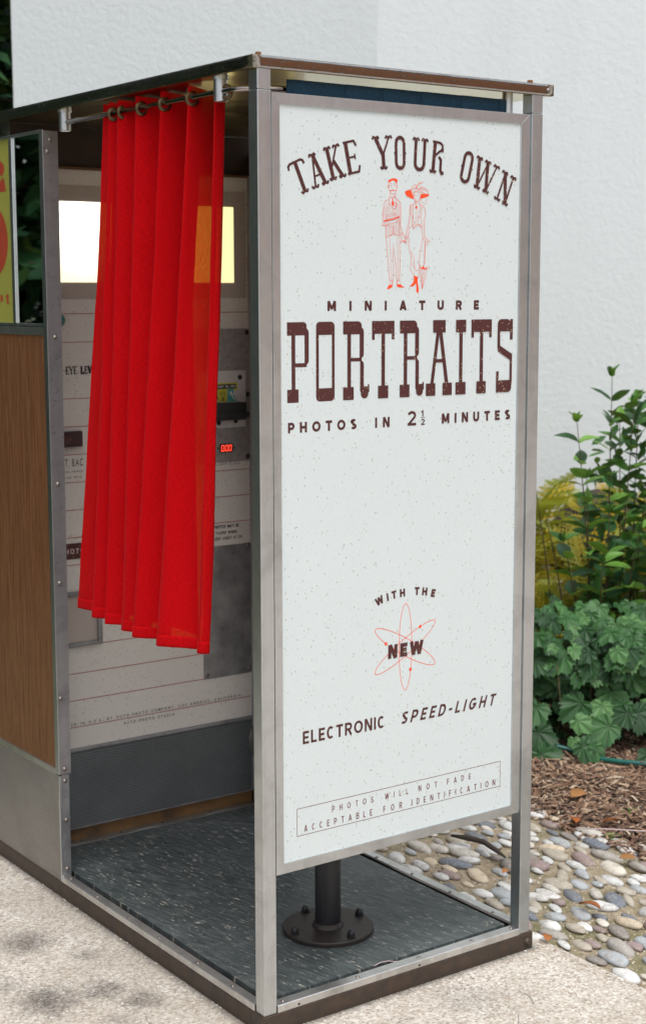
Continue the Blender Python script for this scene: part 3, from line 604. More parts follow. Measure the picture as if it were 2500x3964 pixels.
# big slab letters: unit box (0..1, 0..1)
ZP0, ZP1, SL = 1.2660, 1.4250, .165
def big(ch, x0, x1, blk=None):
    BIG.mark(); w = x1-x0; H = ZP1-ZP0; T = lambda p: (x0+p[0]*w, ZP0+p[1]*H); k = BIG; st = .0092/w
    rr = lambda a, b, c, d, tl=0, tr=0, br=0, bl=0: k.poly(rrect(a, b, c, d, tl, tr, br, bl, w/H), T)
    if ch == 'P': rr(0, .9, 1-SL, 1, tr=.14); rr(.80, 1, .46, .93, tr=.2, br=.2); rr(.2, .9, .44, .49); rr(.2, .2+st, .1, .9); rr(0, .52, 0, SL)
    if ch == 'O': rr(0, 1, 1-SL, 1, tl=.2, tr=.2); rr(0, 1, 0, SL, bl=.2, br=.2); rr(0, .15, SL-.01, 1-SL+.01); rr(.85, 1, SL-.01, 1-SL+.01)
    if ch == 'R': rr(0, .70, 1-SL, 1, tr=.14); rr(.62, .78, .53, .93, tr=.16, br=.12); rr(.16, .70, .49, .535); rr(.16, .16+st, .1, .9); rr(0, .40, 0, SL); rr(.64, .78, .10, .50, tr=.12); rr(.67, .95, .01, SL, bl=.14, br=.14); rr(.93, .99, .09, .19)
    if ch == 'T': rr(0, 1, 1-SL, 1); rr(0, .12, .76, .9); rr(.88, 1, .76, .9); rr(.5-st/2, .5+st/2, .1, .9); rr(.27, .73, 0, SL)
    if ch == 'A':
        rr(.26, .74, 1-SL, 1); rr(0, .36, 0, SL); rr(.64, 1, 0, SL); k.poly([(.40, .86), (.52, .86), (.27, .1), (.15, .1)], T); k.poly([(.48, .86), (.61, .86), (.88, .1), (.75, .1)], T); rr(.32, .70, .44, .485)
    if ch == 'I': rr(0, 1, 1-SL, 1); rr(0, 1, 0, SL); rr(.5-st/2, .5+st/2, .1, .9)
    if ch == 'S':
        rr(.06, .86, 1-SL, 1, tl=.22, tr=.22); rr(.84, 1, .72, 1); rr(.06, .22, .60, .86, bl=.1); k.poly([(.06, .62), (.22, .64), (.98, .52), (.98, .46), (.86, .44), (.10, .56)], T)
        rr(.84, .98, .08, .53, br=.12); rr(.12, .95, 0, SL, bl=.12, br=.22); rr(0, .15, 0, .29)
def rrect(x0, x1, z0, z1, tl, tr, br, bl, asp):
    out = []
    for (cx, cz, r, a) in ((x1, z1, tr, 0), (x0, z1, tl, 90), (x0, z0, bl, 180), (x1, z0, br, 270)):
        if not r: out.append((cx, cz)); continue
        rz = r*asp; sx = -1 if cx == x1 else 1; sz = -1 if cz == z1 else 1
        out += [(cx+sx*r + r*math.cos(R(a+15*i)), cz+sz*rz + rz*math.sin(R(a+15*i))) for i in range(7)]
    return out
BIG = ink()
for ch, a, b in (('P', .0683, .1208), ('O', .1383, .1842), ('R', .2053, .2728), ('T', .2788, .3372), ('R', .3516, .4170), ('A', .4219, .4935), ('I', .5037, .5321), ('T', .5471, .6051), ('S', .6195, .6661)): big(ch, a, b)
BIG.done('letter', MT['maroon'], panel, True)
k = ink(); k.bold('PHOTOS', .0696, .2398, 1.2056, 1.2268, .25, 1.0); k.bold('IN', .2876, .3257, 1.2056, 1.2268, .25); k.bold('2', .3732, .3964, 1.2056, 1.2360, .17)
k.bold('1', .4105, .4170, 1.2230, 1.2362, .20); k.mark(); k.rect(.4085, .4210, 1.2203, 1.2213); k.bold('2', .4095, .4195, 1.2056, 1.2178, .17); k.bold('MINUTES', .4666, .6624, 1.2056, 1.2268, .25)
k.done('letter', MT['maroon'], panel, True)
k = ink()
for ch, x, z, a in (('W', .3035, .8325, 22), ('I', .3236, .8370, 10), ('T', .3405, .8402, 7), ('H', .3625, .8417, 2.5), ('T', .4012, .8410, -4), ('H', .4220, .8378, -8), ('E', .4448, .8318, -14)): k.bold_at(ch, x, z, a, .0172, .27)
k.bold('NEW', .3235, .4200, .7113, .7410, .29, 1.0, .03); k.done('letter', MT['maroon'], panel, True)
k = ink(); k.k = 2
for a in (90, 150, 30):
    ca, sa = math.cos(R(a)), math.sin(R(a)); k.stroke([(.3712+.0945*math.cos(t)*ca-.0175*math.sin(t)*sa, .7313+.0945*math.cos(t)*sa+.0175*math.sin(t)*ca) for t in [2*math.pi*i/64 for i in range(64)]], .00125, True)
for x, z in ((.4116, .7709), (.3179, .7453), (.3850, .6802)): k.disc(x, z, .0037)
k.d += .0001; k.v = [(a, b+.0001, c) for a, b, c in k.v]; k.done('atom_emblem', MT['orange'], panel)
k = ink(); k.bold('ELECTRONIC', .1027, .3155, .5626, .5900, .20, .85); k.bold('SPEED-LIGHT', .3582, .6346, .5626, .5892, .20, .85, .30); k.done('letter', MT['maroon'], panel, True)
k = ink(); k.stroke([(.0873, .3690), (.6485, .3700), (.6485, .4285), (.0873, .4275)], .0011, True)
rows = [('PHOTOS', .1767, .2858, .4032, .4165), ('WILL', .3171, .3808, .4032, .4165), ('NOT', .4098, .4623, .4032, .4165), ('FADE', .4912, .5598, .4032, .4165), ('ACCEPTABLE', .1051, .2828, .3752, .3892), ('FOR', .3127, .3640, .3752, .3892), ('IDENTIFICATION', .3906, .6334, .3752, .3892)]
for t, a, b, c, d in rows: k.bold(t, a, b, c, d, .15, .66); k.k -= 4
k.done('lettering', MT['maroon_thin'], panel)
ART_FILLS="""318.6,1706.4 321.9,1710.4 326,1711.2 329.4,1713.2 332.7,1712.7 336,1713.8 341.1,1712.2 344.8,1710 342.4,1706.7 342,1699.6 341.2,1698.2 340.3,1702.1 339.4,1705.9 335.2,1708.3 332.7,1709.5 329.4,1708.7 326.9,1706.7 322.7,1704 319.1,1707
320.2,1703.9 321.4,1703.9 322.5,1695 321.1,1696.2
322,1689.8 327,1689 332,1691.1 337,1689.3 341.7,1690.5 337.9,1687.8 332,1688.9 326.2,1687.1
329.6,1673.3 332.9,1673.4 332.1,1669.5 334.6,1664.4 333.8,1659.3 331.8,1656.6 328,1662.9 330.4,1669.5
322.9,1498.5 331.3,1498.5 331.9,1494.6 323.8,1490 317.4,1489.3 317.9,1491.9
342.3,1501.1 344.8,1499.2 352.5,1499.8 357.6,1495.9 363.6,1493.9 359.3,1492.9 348.3,1493.3 343.2,1495.2
363.1,1687.4 368.2,1690.2 380,1691.3 380.9,1685.4 385.2,1679.1 386.6,1673.9 378.5,1674.9 368.2,1678.5 363.5,1684.2
406.6,1685 416,1684.7 426.4,1684.1 426.4,1681.1 416.1,1677.5 403.2,1674.2 404.9,1679.7
390.8,1659.7 396,1659.8 395.3,1653.9 390.9,1654.5
391.3,1672.8 395.9,1672.9 393.5,1671.8
404.4,1537.7 407,1533.8 411.3,1535.1 413,1540.4 414.8,1535.1 418.3,1532.5 421.4,1535.9 421.8,1529.9 414,1530.5 406.2,1531.8
387.3,1517.8 398.6,1513.8 397.8,1505.9 401.4,1487.3 399.7,1480.7 394.5,1484.7 394.3,1501.9 386.7,1495.9 375.5,1494.6 384.9,1501.9 387.9,1508.5"""
ART_STROKES="""0.67:320.7,1703.9 320.3,1694.9 323.7,1686 327,1682.3 332.9,1681.2 337.9,1683.3 340.4,1687.9 342.5,1698.3
0.67:319.8,1698.7 318.6,1696.1 319.8,1692.9
0.67:342.5,1699.6 343.2,1696.4 342,1693.8
1.33:327.4,1699.7 328.1,1696.5
1.33:335.3,1699.9 335.8,1696.7
0.67:326.1,1702.2 329.4,1703.2
0.67:334.4,1703.4 337.8,1702
0.67:324.5,1683.5 324.2,1677
0.67:338.2,1683.9 338.3,1677.5
0.67:324.2,1677 325.4,1673.8 331.2,1676 338.3,1677.5 337.9,1674.2 332.1,1676
0.83:323.7,1675.1 320.4,1670.4 310,1666.2 307.2,1649.4 304.5,1617.8 320.7,1620.1 320.6,1627.9
0.83:338.3,1675.5 342.1,1671.1 351.4,1665.6 352.4,1644.2 351.7,1618.2 356.5,1604.7 351,1601.9
0.83:322.9,1670.5 322.1,1664.1 327.1,1657.8 333.4,1651.5 341.4,1658.2 338.8,1671
0.83:313.5,1618.6 313.6,1594.1 319.9,1597.4 330,1599.6 333.6,1602.2 333.2,1619.1
0.83:333.6,1602.2 338.4,1600.4 349.3,1599.3 349.1,1631.2
0.67:314.7,1638.7 338.4,1643.9 339,1636.1 314.8,1630.3 314.7,1638.7
0.67:314.8,1634.8 338.5,1640.2
2.34:308.1,1626.8 331.5,1630.7 348.6,1637
0.67:320.6,1627.9 320.7,1621.4 331.5,1623.2 341.6,1625.8 344.9,1631.1 346.6,1635
0.67:333.8,1660.8 335.5,1663.8 338.8,1664.6 342.2,1662.7 341.9,1659.5 338.9,1657.5 335.5,1658.3 333.8,1660.8
0.67:314.6,1594.1 318.5,1552.6 323.7,1507.6 333.8,1507.7 334,1539.7 331.5,1558 333.1,1583.4 335.2,1565.8 340.4,1539.8 342.3,1507.7 349.9,1507.7 350.9,1539.9 349.3,1598.6
0.50:323.3,1596.8 326,1552.7 328.4,1508.3
0.50:341.7,1598.5 345.4,1552.9 346.5,1508.4
0.50:325.4,1507.6 323.8,1499.1
1.33:330.8,1507 331.3,1499.2
1.33:343.3,1507 343.3,1500.5
0.50:349.9,1507.1 353,1499.8
0.83:353.5,1602 355.3,1593.5 351.9,1585.7 360.4,1588.4 367.2,1583.3 367.1,1593.8 362,1596.9 356.9,1604.7
1.00:358.7,1589.7 361.3,1584.5
1.00:362.1,1589.7 365.5,1583.3
0.83:363.1,1687.4 371.5,1690.9 383.4,1694.4 393.6,1695.6 405.7,1690.2 416,1685.4 426.8,1683.8
0.67:380.9,1693.9 383.4,1699.8 389.3,1702.9 394.4,1700.9 391.1,1696.2
0.83:398.8,1695.2 407.3,1698.4 415.9,1695.8 422.9,1692.8 425.5,1685.7
0.67:401.4,1692.7 407.3,1695.5 412.5,1692.4 419.4,1690.7
0.83:391.1,1695.6 398.7,1704.3 410.7,1708.7
0.83:392.8,1696.9 397,1702.9 403.8,1708.2
0.50:405,1673.2 407.6,1666.7 414.5,1664.3 420.5,1667.2 422.7,1677.7
0.83:381.7,1689.4 384.4,1682.9 386.9,1681.7 387.3,1675.2 390.4,1669.5 393.9,1667.9 400.7,1671.8 403.7,1679.7 406.5,1687.6
0.83:388.3,1681.1 391.7,1680.6
0.83:396.8,1680.8 400.3,1681.5
1.00:385.2,1684.3 388.6,1688.3 395.4,1689.8 402.3,1686.2
0.83:389.6,1669.4 388.8,1663.5 376.9,1661.2 375.2,1651.4 376.1,1642.3 373.7,1625.3 368.7,1612.1 365.4,1597.7 362.1,1592.4
0.83:400.7,1669.8 401.6,1662.6 411.1,1659.6 415.4,1655.2 417.8,1642.1 413.9,1632.8 415.1,1597.3
0.67:384.5,1660.8 383.8,1649 383.9,1637.3 386.5,1624.3 384,1620.3 373.8,1614.8 371.9,1599.1 374.9,1572.9 380.2,1553.3 377,1529.6 388.2,1519.1
0.67:404.2,1660.1 399.2,1639 396,1621.9 405.4,1619.5 408.1,1613 410.3,1594.6 404.2,1566.8 401.4,1546.9 401.1,1515.2 395.1,1514.5 389.1,1519.1
0.83:380.5,1625.4 384,1620.3 386.6,1613.8 394.2,1621.2 401.1,1622 407.2,1615.6
0.67:379.4,1659.3 378.7,1645 382.2,1634.6 380.5,1625.4
0.67:406.8,1658.9 406.1,1639.2 398.4,1635.7
0.67:406.1,1636.6 408,1615.6
0.50:394,1653.2 390.5,1620.4
0.83:371.9,1599.1 367.1,1593.8
0.83:410.8,1594.6 417.8,1586.8 429.9,1587.7 422.1,1592.1 415.1,1597.3
1.17:393,1668.9 393.6,1663.7
1.33:416.9,1585.5 415.3,1540.5
0.67:423,1585.6 422.9,1578.9
0.67:402.6,1541.7 404.5,1527.1 409.5,1490
0.67:427.8,1537.9 424.3,1535.2 418.4,1516.6 410,1490
0.67:407.9,1529.8 409.5,1492.6
0.67:414.8,1529.8 410,1492.6
0.67:379.3,1567.7 386.2,1553.4 390.7,1528.3
0.67:380.3,1542.8 389.8,1532.3 390.7,1528.3 401,1529.1
0.27:308.8,1655.9 308.3,1619.2
0.27:311.7,1656 311.2,1619.2
0.27:314.5,1663.8 314.1,1601.2
0.27:317.3,1663.9 316.9,1643.3
0.27:317.5,1620.7 317.6,1600
0.27:320.1,1664 319.7,1643.3
0.27:320.3,1620.7 320.4,1600
0.27:322.9,1664.1 322.5,1643.4
0.27:323.2,1620.8 323.3,1600.1
0.27:325.9,1650 325.4,1643.5
0.27:326,1620.9 326.1,1600.1
0.27:328.7,1650.1 328.2,1643.6
0.27:328.8,1620.9 329,1600.2
0.27:331.5,1650.1 331.1,1643.7
0.27:331.7,1621 331.8,1600.2
0.27:334.4,1650.2 333.9,1643.7
0.27:334.5,1621.1 334.7,1600.3
0.27:337.2,1650.3 336.8,1643.8
0.27:337.4,1621.1 337.5,1600.4
0.27:340,1664.6 339.7,1601.7
0.27:342.9,1664.7 342.6,1601.8
0.27:345.7,1664.8 345.4,1601.8
0.27:348.6,1657.1 348.3,1601.9"""
def pts_of(t): return [tuple(float(v)/1000 for v in q.split(',')) for q in t.split()]
k = ink(); k.k = 1
for ln in ART_FILLS.split('\n'): k.poly(pts_of(ln))
for ln in ART_STROKES.split('\n'):
    w, t = ln.split(':'); k.stroke(pts_of(t), max(float(w)/1000, .00036))
k.done('couple_illustration', MT['orange'], panel)

# --- machine side of the booth (left of the doorway)
YS, YW = .924, 1.140
cab = box('cabinet_body', .004, W-.004, 1.166, 1.655, 0, 1.865, MT['dark_wood'], B, 0)
box('side_wall', W-.006, W, YS, 1.1655, .001, 1.866, MT['grey_plate'], B, 0)
box('side_wall', .0052, .0250, YS+.004, 1.1655, .001, 1.866, MT['dark_wood'], B, 0)
# outer side: poster and mirror header, wood laminate, kick plate
box('poster_board', .0025, .0048, 1.117, 1.655, 1.409, 1.863, MT['poster'], B, 0)
box('mirror', .0020, .0048, .9445, 1.0985, 1.410, 1.862, MT['mirror'], B, 0)
for nme, y0, y1, z0, z1 in (('header_trim', .943, 1.655, 1.8625, 1.8695), ('header_trim', .943, 1.655, 1.4025, 1.4095), ('header_trim', .943, 1.655, 1.3810, 1.4005)):
    box(nme, -.003, .0050, y0, y1, z0, z1, MT['alu_h'] if z0 > 1.39 else MT['alu_sill'], B, .0006)
box('divider_trim', -.003, .0050, 1.0990, 1.1165, 1.4098, 1.8622, MT['alu_v'], B, .0015)
box('divider_trim', -.0005, .0045, .9435, .9475, 1.4098, 1.8622, MT['alu_v'], B, .0004)
box('wood_panel', .0005, .0050, .9436, 1.655, .2945, 1.3808, MT['wood_lam'], B, 0)
box('kick_trim', -.0030, .0050, .9440, 1.655, .2790, .2942, MT['alu_sill'], B, .0006)
box('kick_plate', -.0010, .0050, .9280, 1.655, .0005, .2788, MT['kick_out'], B, 0)
# poster print
k = Ink('x', .0022); NY = lambda y: -y
k.poly([(NY(1.234)+.089*math.cos(2*math.pi*i/40), 1.614+.089*math.sin(2*math.pi*i/40)) for i in range(40)])
k.poly([(NY(1.215), 1.736), (NY(1.1475), 1.736), (NY(1.1515), 1.752), (NY(1.156), 1.764), (NY(1.165), 1.772), (NY(1.176), 1.764), (NY(1.185), 1.76), (NY(1.215), 1.764)])
k.poly([(NY(1.205), 1.775), (NY(1.165), 1.776), (NY(1.153), 1.788), (NY(1.156), 1.802), (NY(1.172), 1.811), (NY(1.205), 1.812)])
k.word('st', NY(1.200), NY(1.1485), 1.4560, 1.4880, .06, 1.0); k.done('poster_print', MT['poster_red'], B)
# angle post with its screws
strip = prism('angle_post', [(-.0015, .282), (.030, .282), (.037, 1.866), (-.0015, 1.866)], YS-.002, YS+.001, MT['steel_angle'], B, .0004)
prism('angle_post', [(-.0035, .282), (-.0002, .282), (-.0002, 1.868), (-.0035, 1.868)], YS-.002, .9430, MT['alu_v'], B, .0006)
prism('angle_post', [(.0035, .001), (.0245, .001), (.0245, .2805), (.0035, .2805)], YS-.001, YS+.0015, MT['stained_plate'], B, .0004)
prism('angle_post', [(-.0028, .001), (.0030, .001), (.0030, .2785), (-.0028, .2785)], YS-.0015, .9278, MT['alu_v'], B, .0006)
for x, z in ((.017, 1.845), (.009, 1.817), (.017, 1.377), (.0145, 1.018), (.012, .771), (.006, .478), (.0125, .295), (.0125, .264), (.0135, .162), (.0125, .033)): screw((x, YS-.002, z), (0, -1, 0), .0045)
# scratches on the angle post
k = Ink('y', YS-.0021)
rs = random.Random(4)
for i in range(34):
    x, z = rs.uniform(.003, .031), rs.choice([rs.uniform(1.12, 1.36), rs.uniform(.55, 1.86), rs.uniform(1.44, 1.53)]); a = rs.uniform(-60, 80); L = rs.uniform(.002, .012); c2, s2 = math.cos(R(a)), math.sin(R(a))
    k.stroke([(min(.033, max(.001, x+L*t*c2)), z+L*t*s2+.001*math.sin(6*t)) for t in (-.5, -.2, .1, .5)], rs.uniform(.0004, .0011))
k.done('scratches', MT['black_print'], strip)

# --- interior wall of the machine
wall = box('machine_front', .026, .7155, YW, YW+.02, .2725, 1.800, MT['inner_lam'], B, 0)
box('upper_board', .026, W-.0065, YW+.012, 1.1655, 1.8003, 1.905, MT['dark_wood'], B, 0)
box('wall_trim', .7160, .7230, YW-.004, YW+.010, .05, 1.802, MT['alu_v'], B, .0006)
box('upper_moulding', .026, .7158, YW-.006, YW-.0005, 1.7965, 1.803, MT['kick_wood'], B, .0006)
box('upper_moulding', .723, W-.0065, YW+.002, YW+.012, .05, 1.80, MT['dark_wood'], B, 0)
box('glass_surround', .030, .7045, YW-.0050, YW-.0003, 1.4700, 1.7555, MT['frost'], B, .0006)
box('lit_glass', .075, .6660, YW-.0062, YW-.0052, 1.5110, 1.7160, MT['lamp'], B, 0)
k = Ink('y', YW-.0003)
for i in range(-6, 17):
    z = 1.4303-.0733*i + (.0 if i <= 12 else -.001)
    if z > 1.79 or z < .30: continue
    if 1.465 < z < 1.76: k.rect(.7060, .7150, z-.0007, z+.0007)
    elif abs(z-1.2837) < .01: k.rect(.0265, .1475, z-.0008, z+.0008)
    elif z < .7: k.rect(.0265 if z < .55 else .240, .5555 if z > .41 else .7150, z-.0009, z+.0009)
    else: k.rect(.0265, .7150, z-.0009, z+.0009)
k.done('pinstripes', MT['stripe'], wall)
k = Ink('y', YW-.0005)
xx = .150
for ch, w in (('E', .0105), ('Y', .0110), ('E', .0105), (' ', .0085), ('L', .0105), ('E', .0105), ('V', .011), ('E', .0105), ('L', .0105)):
    if ch != ' ': tus(k, ch, xx+w/2, 1.2738, 0, .0205, w/.0205/.58*(1 if ch != 'Y' else .9), 1.55)
    xx += w+.0006
def line(k, t, x0, x1, z0, z1, bold=.012, hs=.9, space=2.2):
    """text with wide letter spacing, letters placed one by one"""
    c0, c1 = cap(bold); sc = (z1-z0)/(c1-c0); ws = []
    for ch in t:
        if ch == ' ': ws.append(.45); continue
        vs = glyph(ch, bold)[0]; ws.append(max(v[0] for v in vs)-min(v[0] for v in vs))
    gap = ((x1-x0)-sum(ws)*sc*hs)/(len(t)-1); x = x0
    for ch, w in zip(t, ws):
        if ch != ' ':
            vs, fs = glyph(ch, bold); a = min(v[0] for v in vs); k.add([(x+(vx-a)*sc*hs, z0+(vy-c0)*sc) for vx, vy in vs], fs); k.k -= 1
        x += w*sc*hs+gap
line(k, 'MANUFACTURED IN U.S.A. BY AUTO-PHOTO COMPANY, LOS ANGELES, CALIFORNIA', .040, .6775, .3345, .3418); line(k, 'AUTO-PHOTO STUDIO', .298, .458, .3135, .3210)
line(k, 'SELECT BAC', .095, .1935, 1.0335, 1.0525, .0, .50); line(k, 'OR LOWER', .1430, .1915, 1.0168, 1.0222, .01, .8); line(k, 'LINE WITH', .1405, .1885, 1.0012, 1.0068, .01, .8)
line(k, 'LIGHT FLASH', .604, .683, 1.0058, 1.0115); line(k, 'PHOTOS MAY BE', .594, .678, .8280, .8370, .02, .75); line(k, 'TAKEN WHEN', .601, .671, .8105, .8190, .02, .75); line(k, 'GREEN LIGHT IS ON', .584, .689, .7950, .8035, .02, .75)
k.done('instruction_lettering', MT['black_print'], wall)
box('payment_plate', .520, .7168, YW-.0030, YW-.0004, 1.0150, 1.3845, MT['grey_plate'], B, .0008)
for x, z in ((.708, 1.374), (.708, 1.0265), (.7105, 1.2010)): screw((x, YW-.003, z), (0, -1, 0), .0052, 'screw', 'black_plastic')
wp = box('bill_plate', .545, .7020, YW-.0052, YW-.0032, 1.1105, 1.2690, MT['cream_plate'], B, .0006)
for x, z in ((.683, 1.2500), (.612, 1.1255), (.668, 1.1285)): screw((x, YW-.0053, z), (0, -1, 0), .0052, 'bolt', 'black_plastic')
acc = box('bill_acceptor', .575, .6845, YW-.040, YW-.0054, 1.1330, 1.1820, MT['black_plastic'], B, .005)
box('acceptor_lip', .580, .6885, YW-.046, YW-.0402, 1.1400, 1.1560, MT['black_plastic'], acc, .002)
k = Ink('y', YW-.0054); k.rect(.590, .6750, 1.2150, 1.2358); k.rect(.6085, .6400, 1.1830, 1.2350); k.done('sticker', MT['yellow'], wp)
k = Ink('y', YW-.0056); k.rect(.600, .6700, 1.2190, 1.2320); k.poly([(.604, 1.2195), (.6085, 1.2195), (.6085, 1.196), (.611, 1.196), (.606, 1.187), (.601, 1.196), (.604, 1.196)]); k.word('ACCEPTS', .616, .636, 1.2070, 1.2115, .02); k.word('BILLS', .6175, .6355, 1.2010, 1.2055, .02)
k.poly([(.622, 1.197), (.631, 1.197), (.627, 1.192), (.632, 1.187), (.621, 1.187), (.626, 1.192)]); k.done('sticker_print', MT['black_print'], wp)
k = Ink('y', YW-.0059); line(k, 'INSERT BILL HERE', .6085, .6670, 1.2225, 1.2290, .02, .7); k.done('sticker_print', MT['white_print'], wp)
k = Ink('y', YW-.0055); k.poly([(.6400, 1.1835), (.6420, 1.2180), (.6610, 1.2190), (.6620, 1.2020), (.6730, 1.1835)]); k.done('sticker_print', MT['bill_green'], wp)
k = Ink('y', YW-.0057); k.disc(.6530, 1.2070, .0048); k.poly([(.653, 1.203), (.6655, 1.2040), (.658, 1.200), (.668, 1.186), (.660, 1.190)]); k.done('sticker_print', MT['white_print'], wp)
dsp = box('price_display', .6160, .6560, YW-.0070, YW-.0032, 1.0420, 1.0655, MT['black_plastic'], B, .0008)
for x in (.6105, .6610): screw((x, YW-.003, 1.0540), (0, -1, 0), .0025, 'screw', 'black_plastic')
k = Ink('y', YW-.0072)
for i, x in enumerate((.6172, .6300, .6420)):
    s = .0016; k.stroke([(x+.0012, 1.0462), (x+.0087, 1.0462), (x+.0102, 1.0617), (x+.0027, 1.0617)], .0012, True)
k.disc(.6285, 1.0462, .0009); k.done('led_digits', MT['led'], dsp)
# coin and photo plates
box('service_plate', .5560, .7155, YW-.0030, YW-.0004, .4010, .7785, MT['stained_plate'], B, .0012)
for x, z in ((.5665, .4120), (.7070, .4150), (.7060, .7720), (.5665, .7690)): screw((x, YW-.003, z), (0, -1, 0), .0050)
ch_ = box('delivery_chute', .060, .2260, YW-.0020, YW-.0004, .5600, .6900, MT['frost'], B, 0)
for a in ((.2240, .2370, .5500, .7000), (.050, .2238, .5500, .5620), (.050, .2238, .6880, .7000)): box('chute_frame', a[0], a[1], YW-.0090, YW-.0006, a[2], a[3], MT['stained_plate'], B, .002)
sb = box('selector_box', .100, .1880, YW-.016, YW-.0004, 1.0850, 1.1265, MT['maroon_plastic'], B, .003); box('sensor_window', .128, .1580, YW-.0175, YW-.0162, 1.0960, 1.1150, MT['maroon'], sb, .001)
lathe('green_button', [(.0175, YW-.0005), (.0175, YW-.009), (.015, YW-.014), (.010, YW-.016), (.001, YW-.0165)], MT['teal'], B, 'Y', 28, (.1315, 0, 1.4145))
sg = box('photos_sign', .110, .2400, YW-.0014, YW-.0004, .7870, .8290, MT['maroon'], B, 0); k = Ink('y', YW-.0017); k.bold('PHOTOS', .1220, .2060, .8010, .8150, .24, .9); k.done('lettering', MT['pale_print'], sg)
# kick plate, bead, wooden base and floor trim at the foot of the machine
box('kick_board', .026, .7155, YW-.004, YW+.016, .0540, .2610, MT['kick'], B, .0008); box('bead', .026, .7155, YW-.008, YW+.010, .2615, .2722, MT['stained_plate'], B, .003); box('bead', .026, .7155, YW-.006, YW+.010, .0490, .0538, MT['stained_plate'], B, .001)
box('plinth', .026, .7155, YW+.003, YW+.02, .0125, .0488, MT['kick_wood'], B, 0)
bm = bmesh.new(); g = []
for i in range(41):
    t = i/40; x = .026+t*.69; w = .0022*math.sin(17*t)+.0014*math.sin(41*t+1); rows = [(YW+.002, .0145), (YW-.001, .0150), (YW-.004, .0140+.0006*math.sin(23*t)), (YW-.016+w*.4, .0185+w*.4), (YW-.030+w, .0128)]
    g.append([bm.verts.new((x, y, z)) for y, z in rows])
for a, b in zip(g, g[1:]):
    for q in range(4): bm.faces.new((a[q], a[q+1], b[q+1], b[q]))
bmesh.ops.recalc_face_normals(bm, faces=bm.faces); from_bm('floor_trim', bm, MT['alu_sill'], B, True)
for x in (.155, .275, .405, .560): screw((x, YW-.016, .0165), (0, -.2, 1), .0030, 'nail', 'flange')
# --- curtain rails
zr = 1.877
pts = [(.012, .835, zr), (.012, .30, zr), (.012, .13, zr)] + [(.012+.072*(1-math.cos(R(a))), .118-.072*math.sin(R(a)), zr) for a in range(10, 91, 10)] + [(.4, .046, zr), (.69, .046, zr)]
rail = tube('curtain_rail', pts, .0062, MT['rod'], B, 14)
for y in (.832, .150):
    lathe('rail_bracket', [(.0165, 1.9054), (.0165, 1.9005), (.0138, 1.8995), (.0138, 1.8590), (.0125, 1.8575), (.001, 1.8575)], MT['alu_v'], B, 'Z', 24, (.012, y, 0))
lathe('rail_bracket', [(.012, 1.9054), (.012, 1.862), (.001, 1.862)], MT['alu_v'], B, 'Z', 20, (.680, .046, 0))

# ================================================================== CURTAINS
def cloth(name, top, bot, ztop, zbot, m, parent=None, seg=14, rows=70, sig=1.6, ease=1.15, wr=.0012, seed=1, pull=None, thick=True):
    """sheet between two folded lines; top, bot: lists of (x, y) fold points"""
    def dense(P_):
        out = []
        for a, b in zip(P_, P_[1:]):
            for i in range(seg): t = i/seg; out.append((a[0]+(b[0]-a[0])*t, a[1]+(b[1]-a[1])*t))
        out.append(P_[-1]); return np.array(out)
    Tn, Bn = dense(top), dense(bot); n = len(Tn)
    def smooth(A, s):
        r = int(3*s)+1; kx = np.exp(-.5*(np.arange(-r, r+1)/s)**2); kx /= kx.sum(); pad = np.vstack([np.repeat(A[:1], r, 0), A, np.repeat(A[-1:], r, 0)])
        return np.stack([np.convolve(pad[:, j], kx, 'valid') for j in (0, 1)], 1)
    Ts, Bs = smooth(Tn, sig*.6), smooth(Bn, sig)
    zt = np.array([ztop[0]+(ztop[1]-ztop[0])*(0.5+0.5*math.cos(math.pi*((i/seg) % 2))) for i in range(n)])
    L = np.concatenate([[0], np.cumsum(np.hypot(*np.diff(Bn, axis=0).T))]); vs = []; uv = []
    for j in range(rows+1):
        t = j/rows; e_ = t**ease
        for i in range(n):
            p = Ts[i]*(1-e_)+Bs[i]*e_; z = zt[i]+(zbot-zt[i])*t
            w = wr*min(1, t*4)*(noise.noise(Vector((i*.10, z*4.5, seed)))*1.6+noise.noise(Vector((i*.28, z*11, seed+5)))*.6)
            if pull: w += pull(i/n, t)
            vs.append((p[0]-w, p[1]-w*.6, z)); uv.append((L[i], z))
    fs = [(j*n+i, j*n+i+1, (j+1)*n+i+1, (j+1)*n+i) for j in range(rows) for i in range(n-1)]
    me = bpy.data.meshes.new(name); me.from_pydata(vs, [], fs); ul = me.uv_layers.new(name='UVMap')
    for lp in me.loops: ul.data[lp.index].uv = uv[lp.vertex_index]
    o = link(name, me, m, parent, True); 
    if thick: md = o.modifiers.new('thickness', 'SOLIDIFY'); md.thickness = .0018; md.offset = 0
    return o, vs, n, uv
topA = [(.034, .590), (.012, .648), (.022, .618), (.004, .606), (.050, .556), (-.002, .565), (.072, .487), (-.003, .485), (.088, .412), (-.004, .374), (.100, .352), (-.004, .258), (.088, .268), (.010, .173), (.040, .172), (.066, .250)]
botA = [(.025, .720), (-.007, .814), (.020, .700), (-.037, .676), (.018, .608), (-.044, .598), (.006, .538), (-.052, .508), (.008, .437), (-.067, .440), (.010, .350), (-.065, .333), (.008, .240), (-.023, .215), (-.001, .187), (.022, .270)]
curtain = empty('red_curtain', (.012, .40, .733), 'long red woven curtain hanging in folds from eyelets across the booth doorway', 'curtain')
cl, vs, n, uvs = cloth('cloth', topA, botA, (1.9010, 1.8900), .733, MT['red'], curtain, sig=3.0, thick=False, wr=.0028)
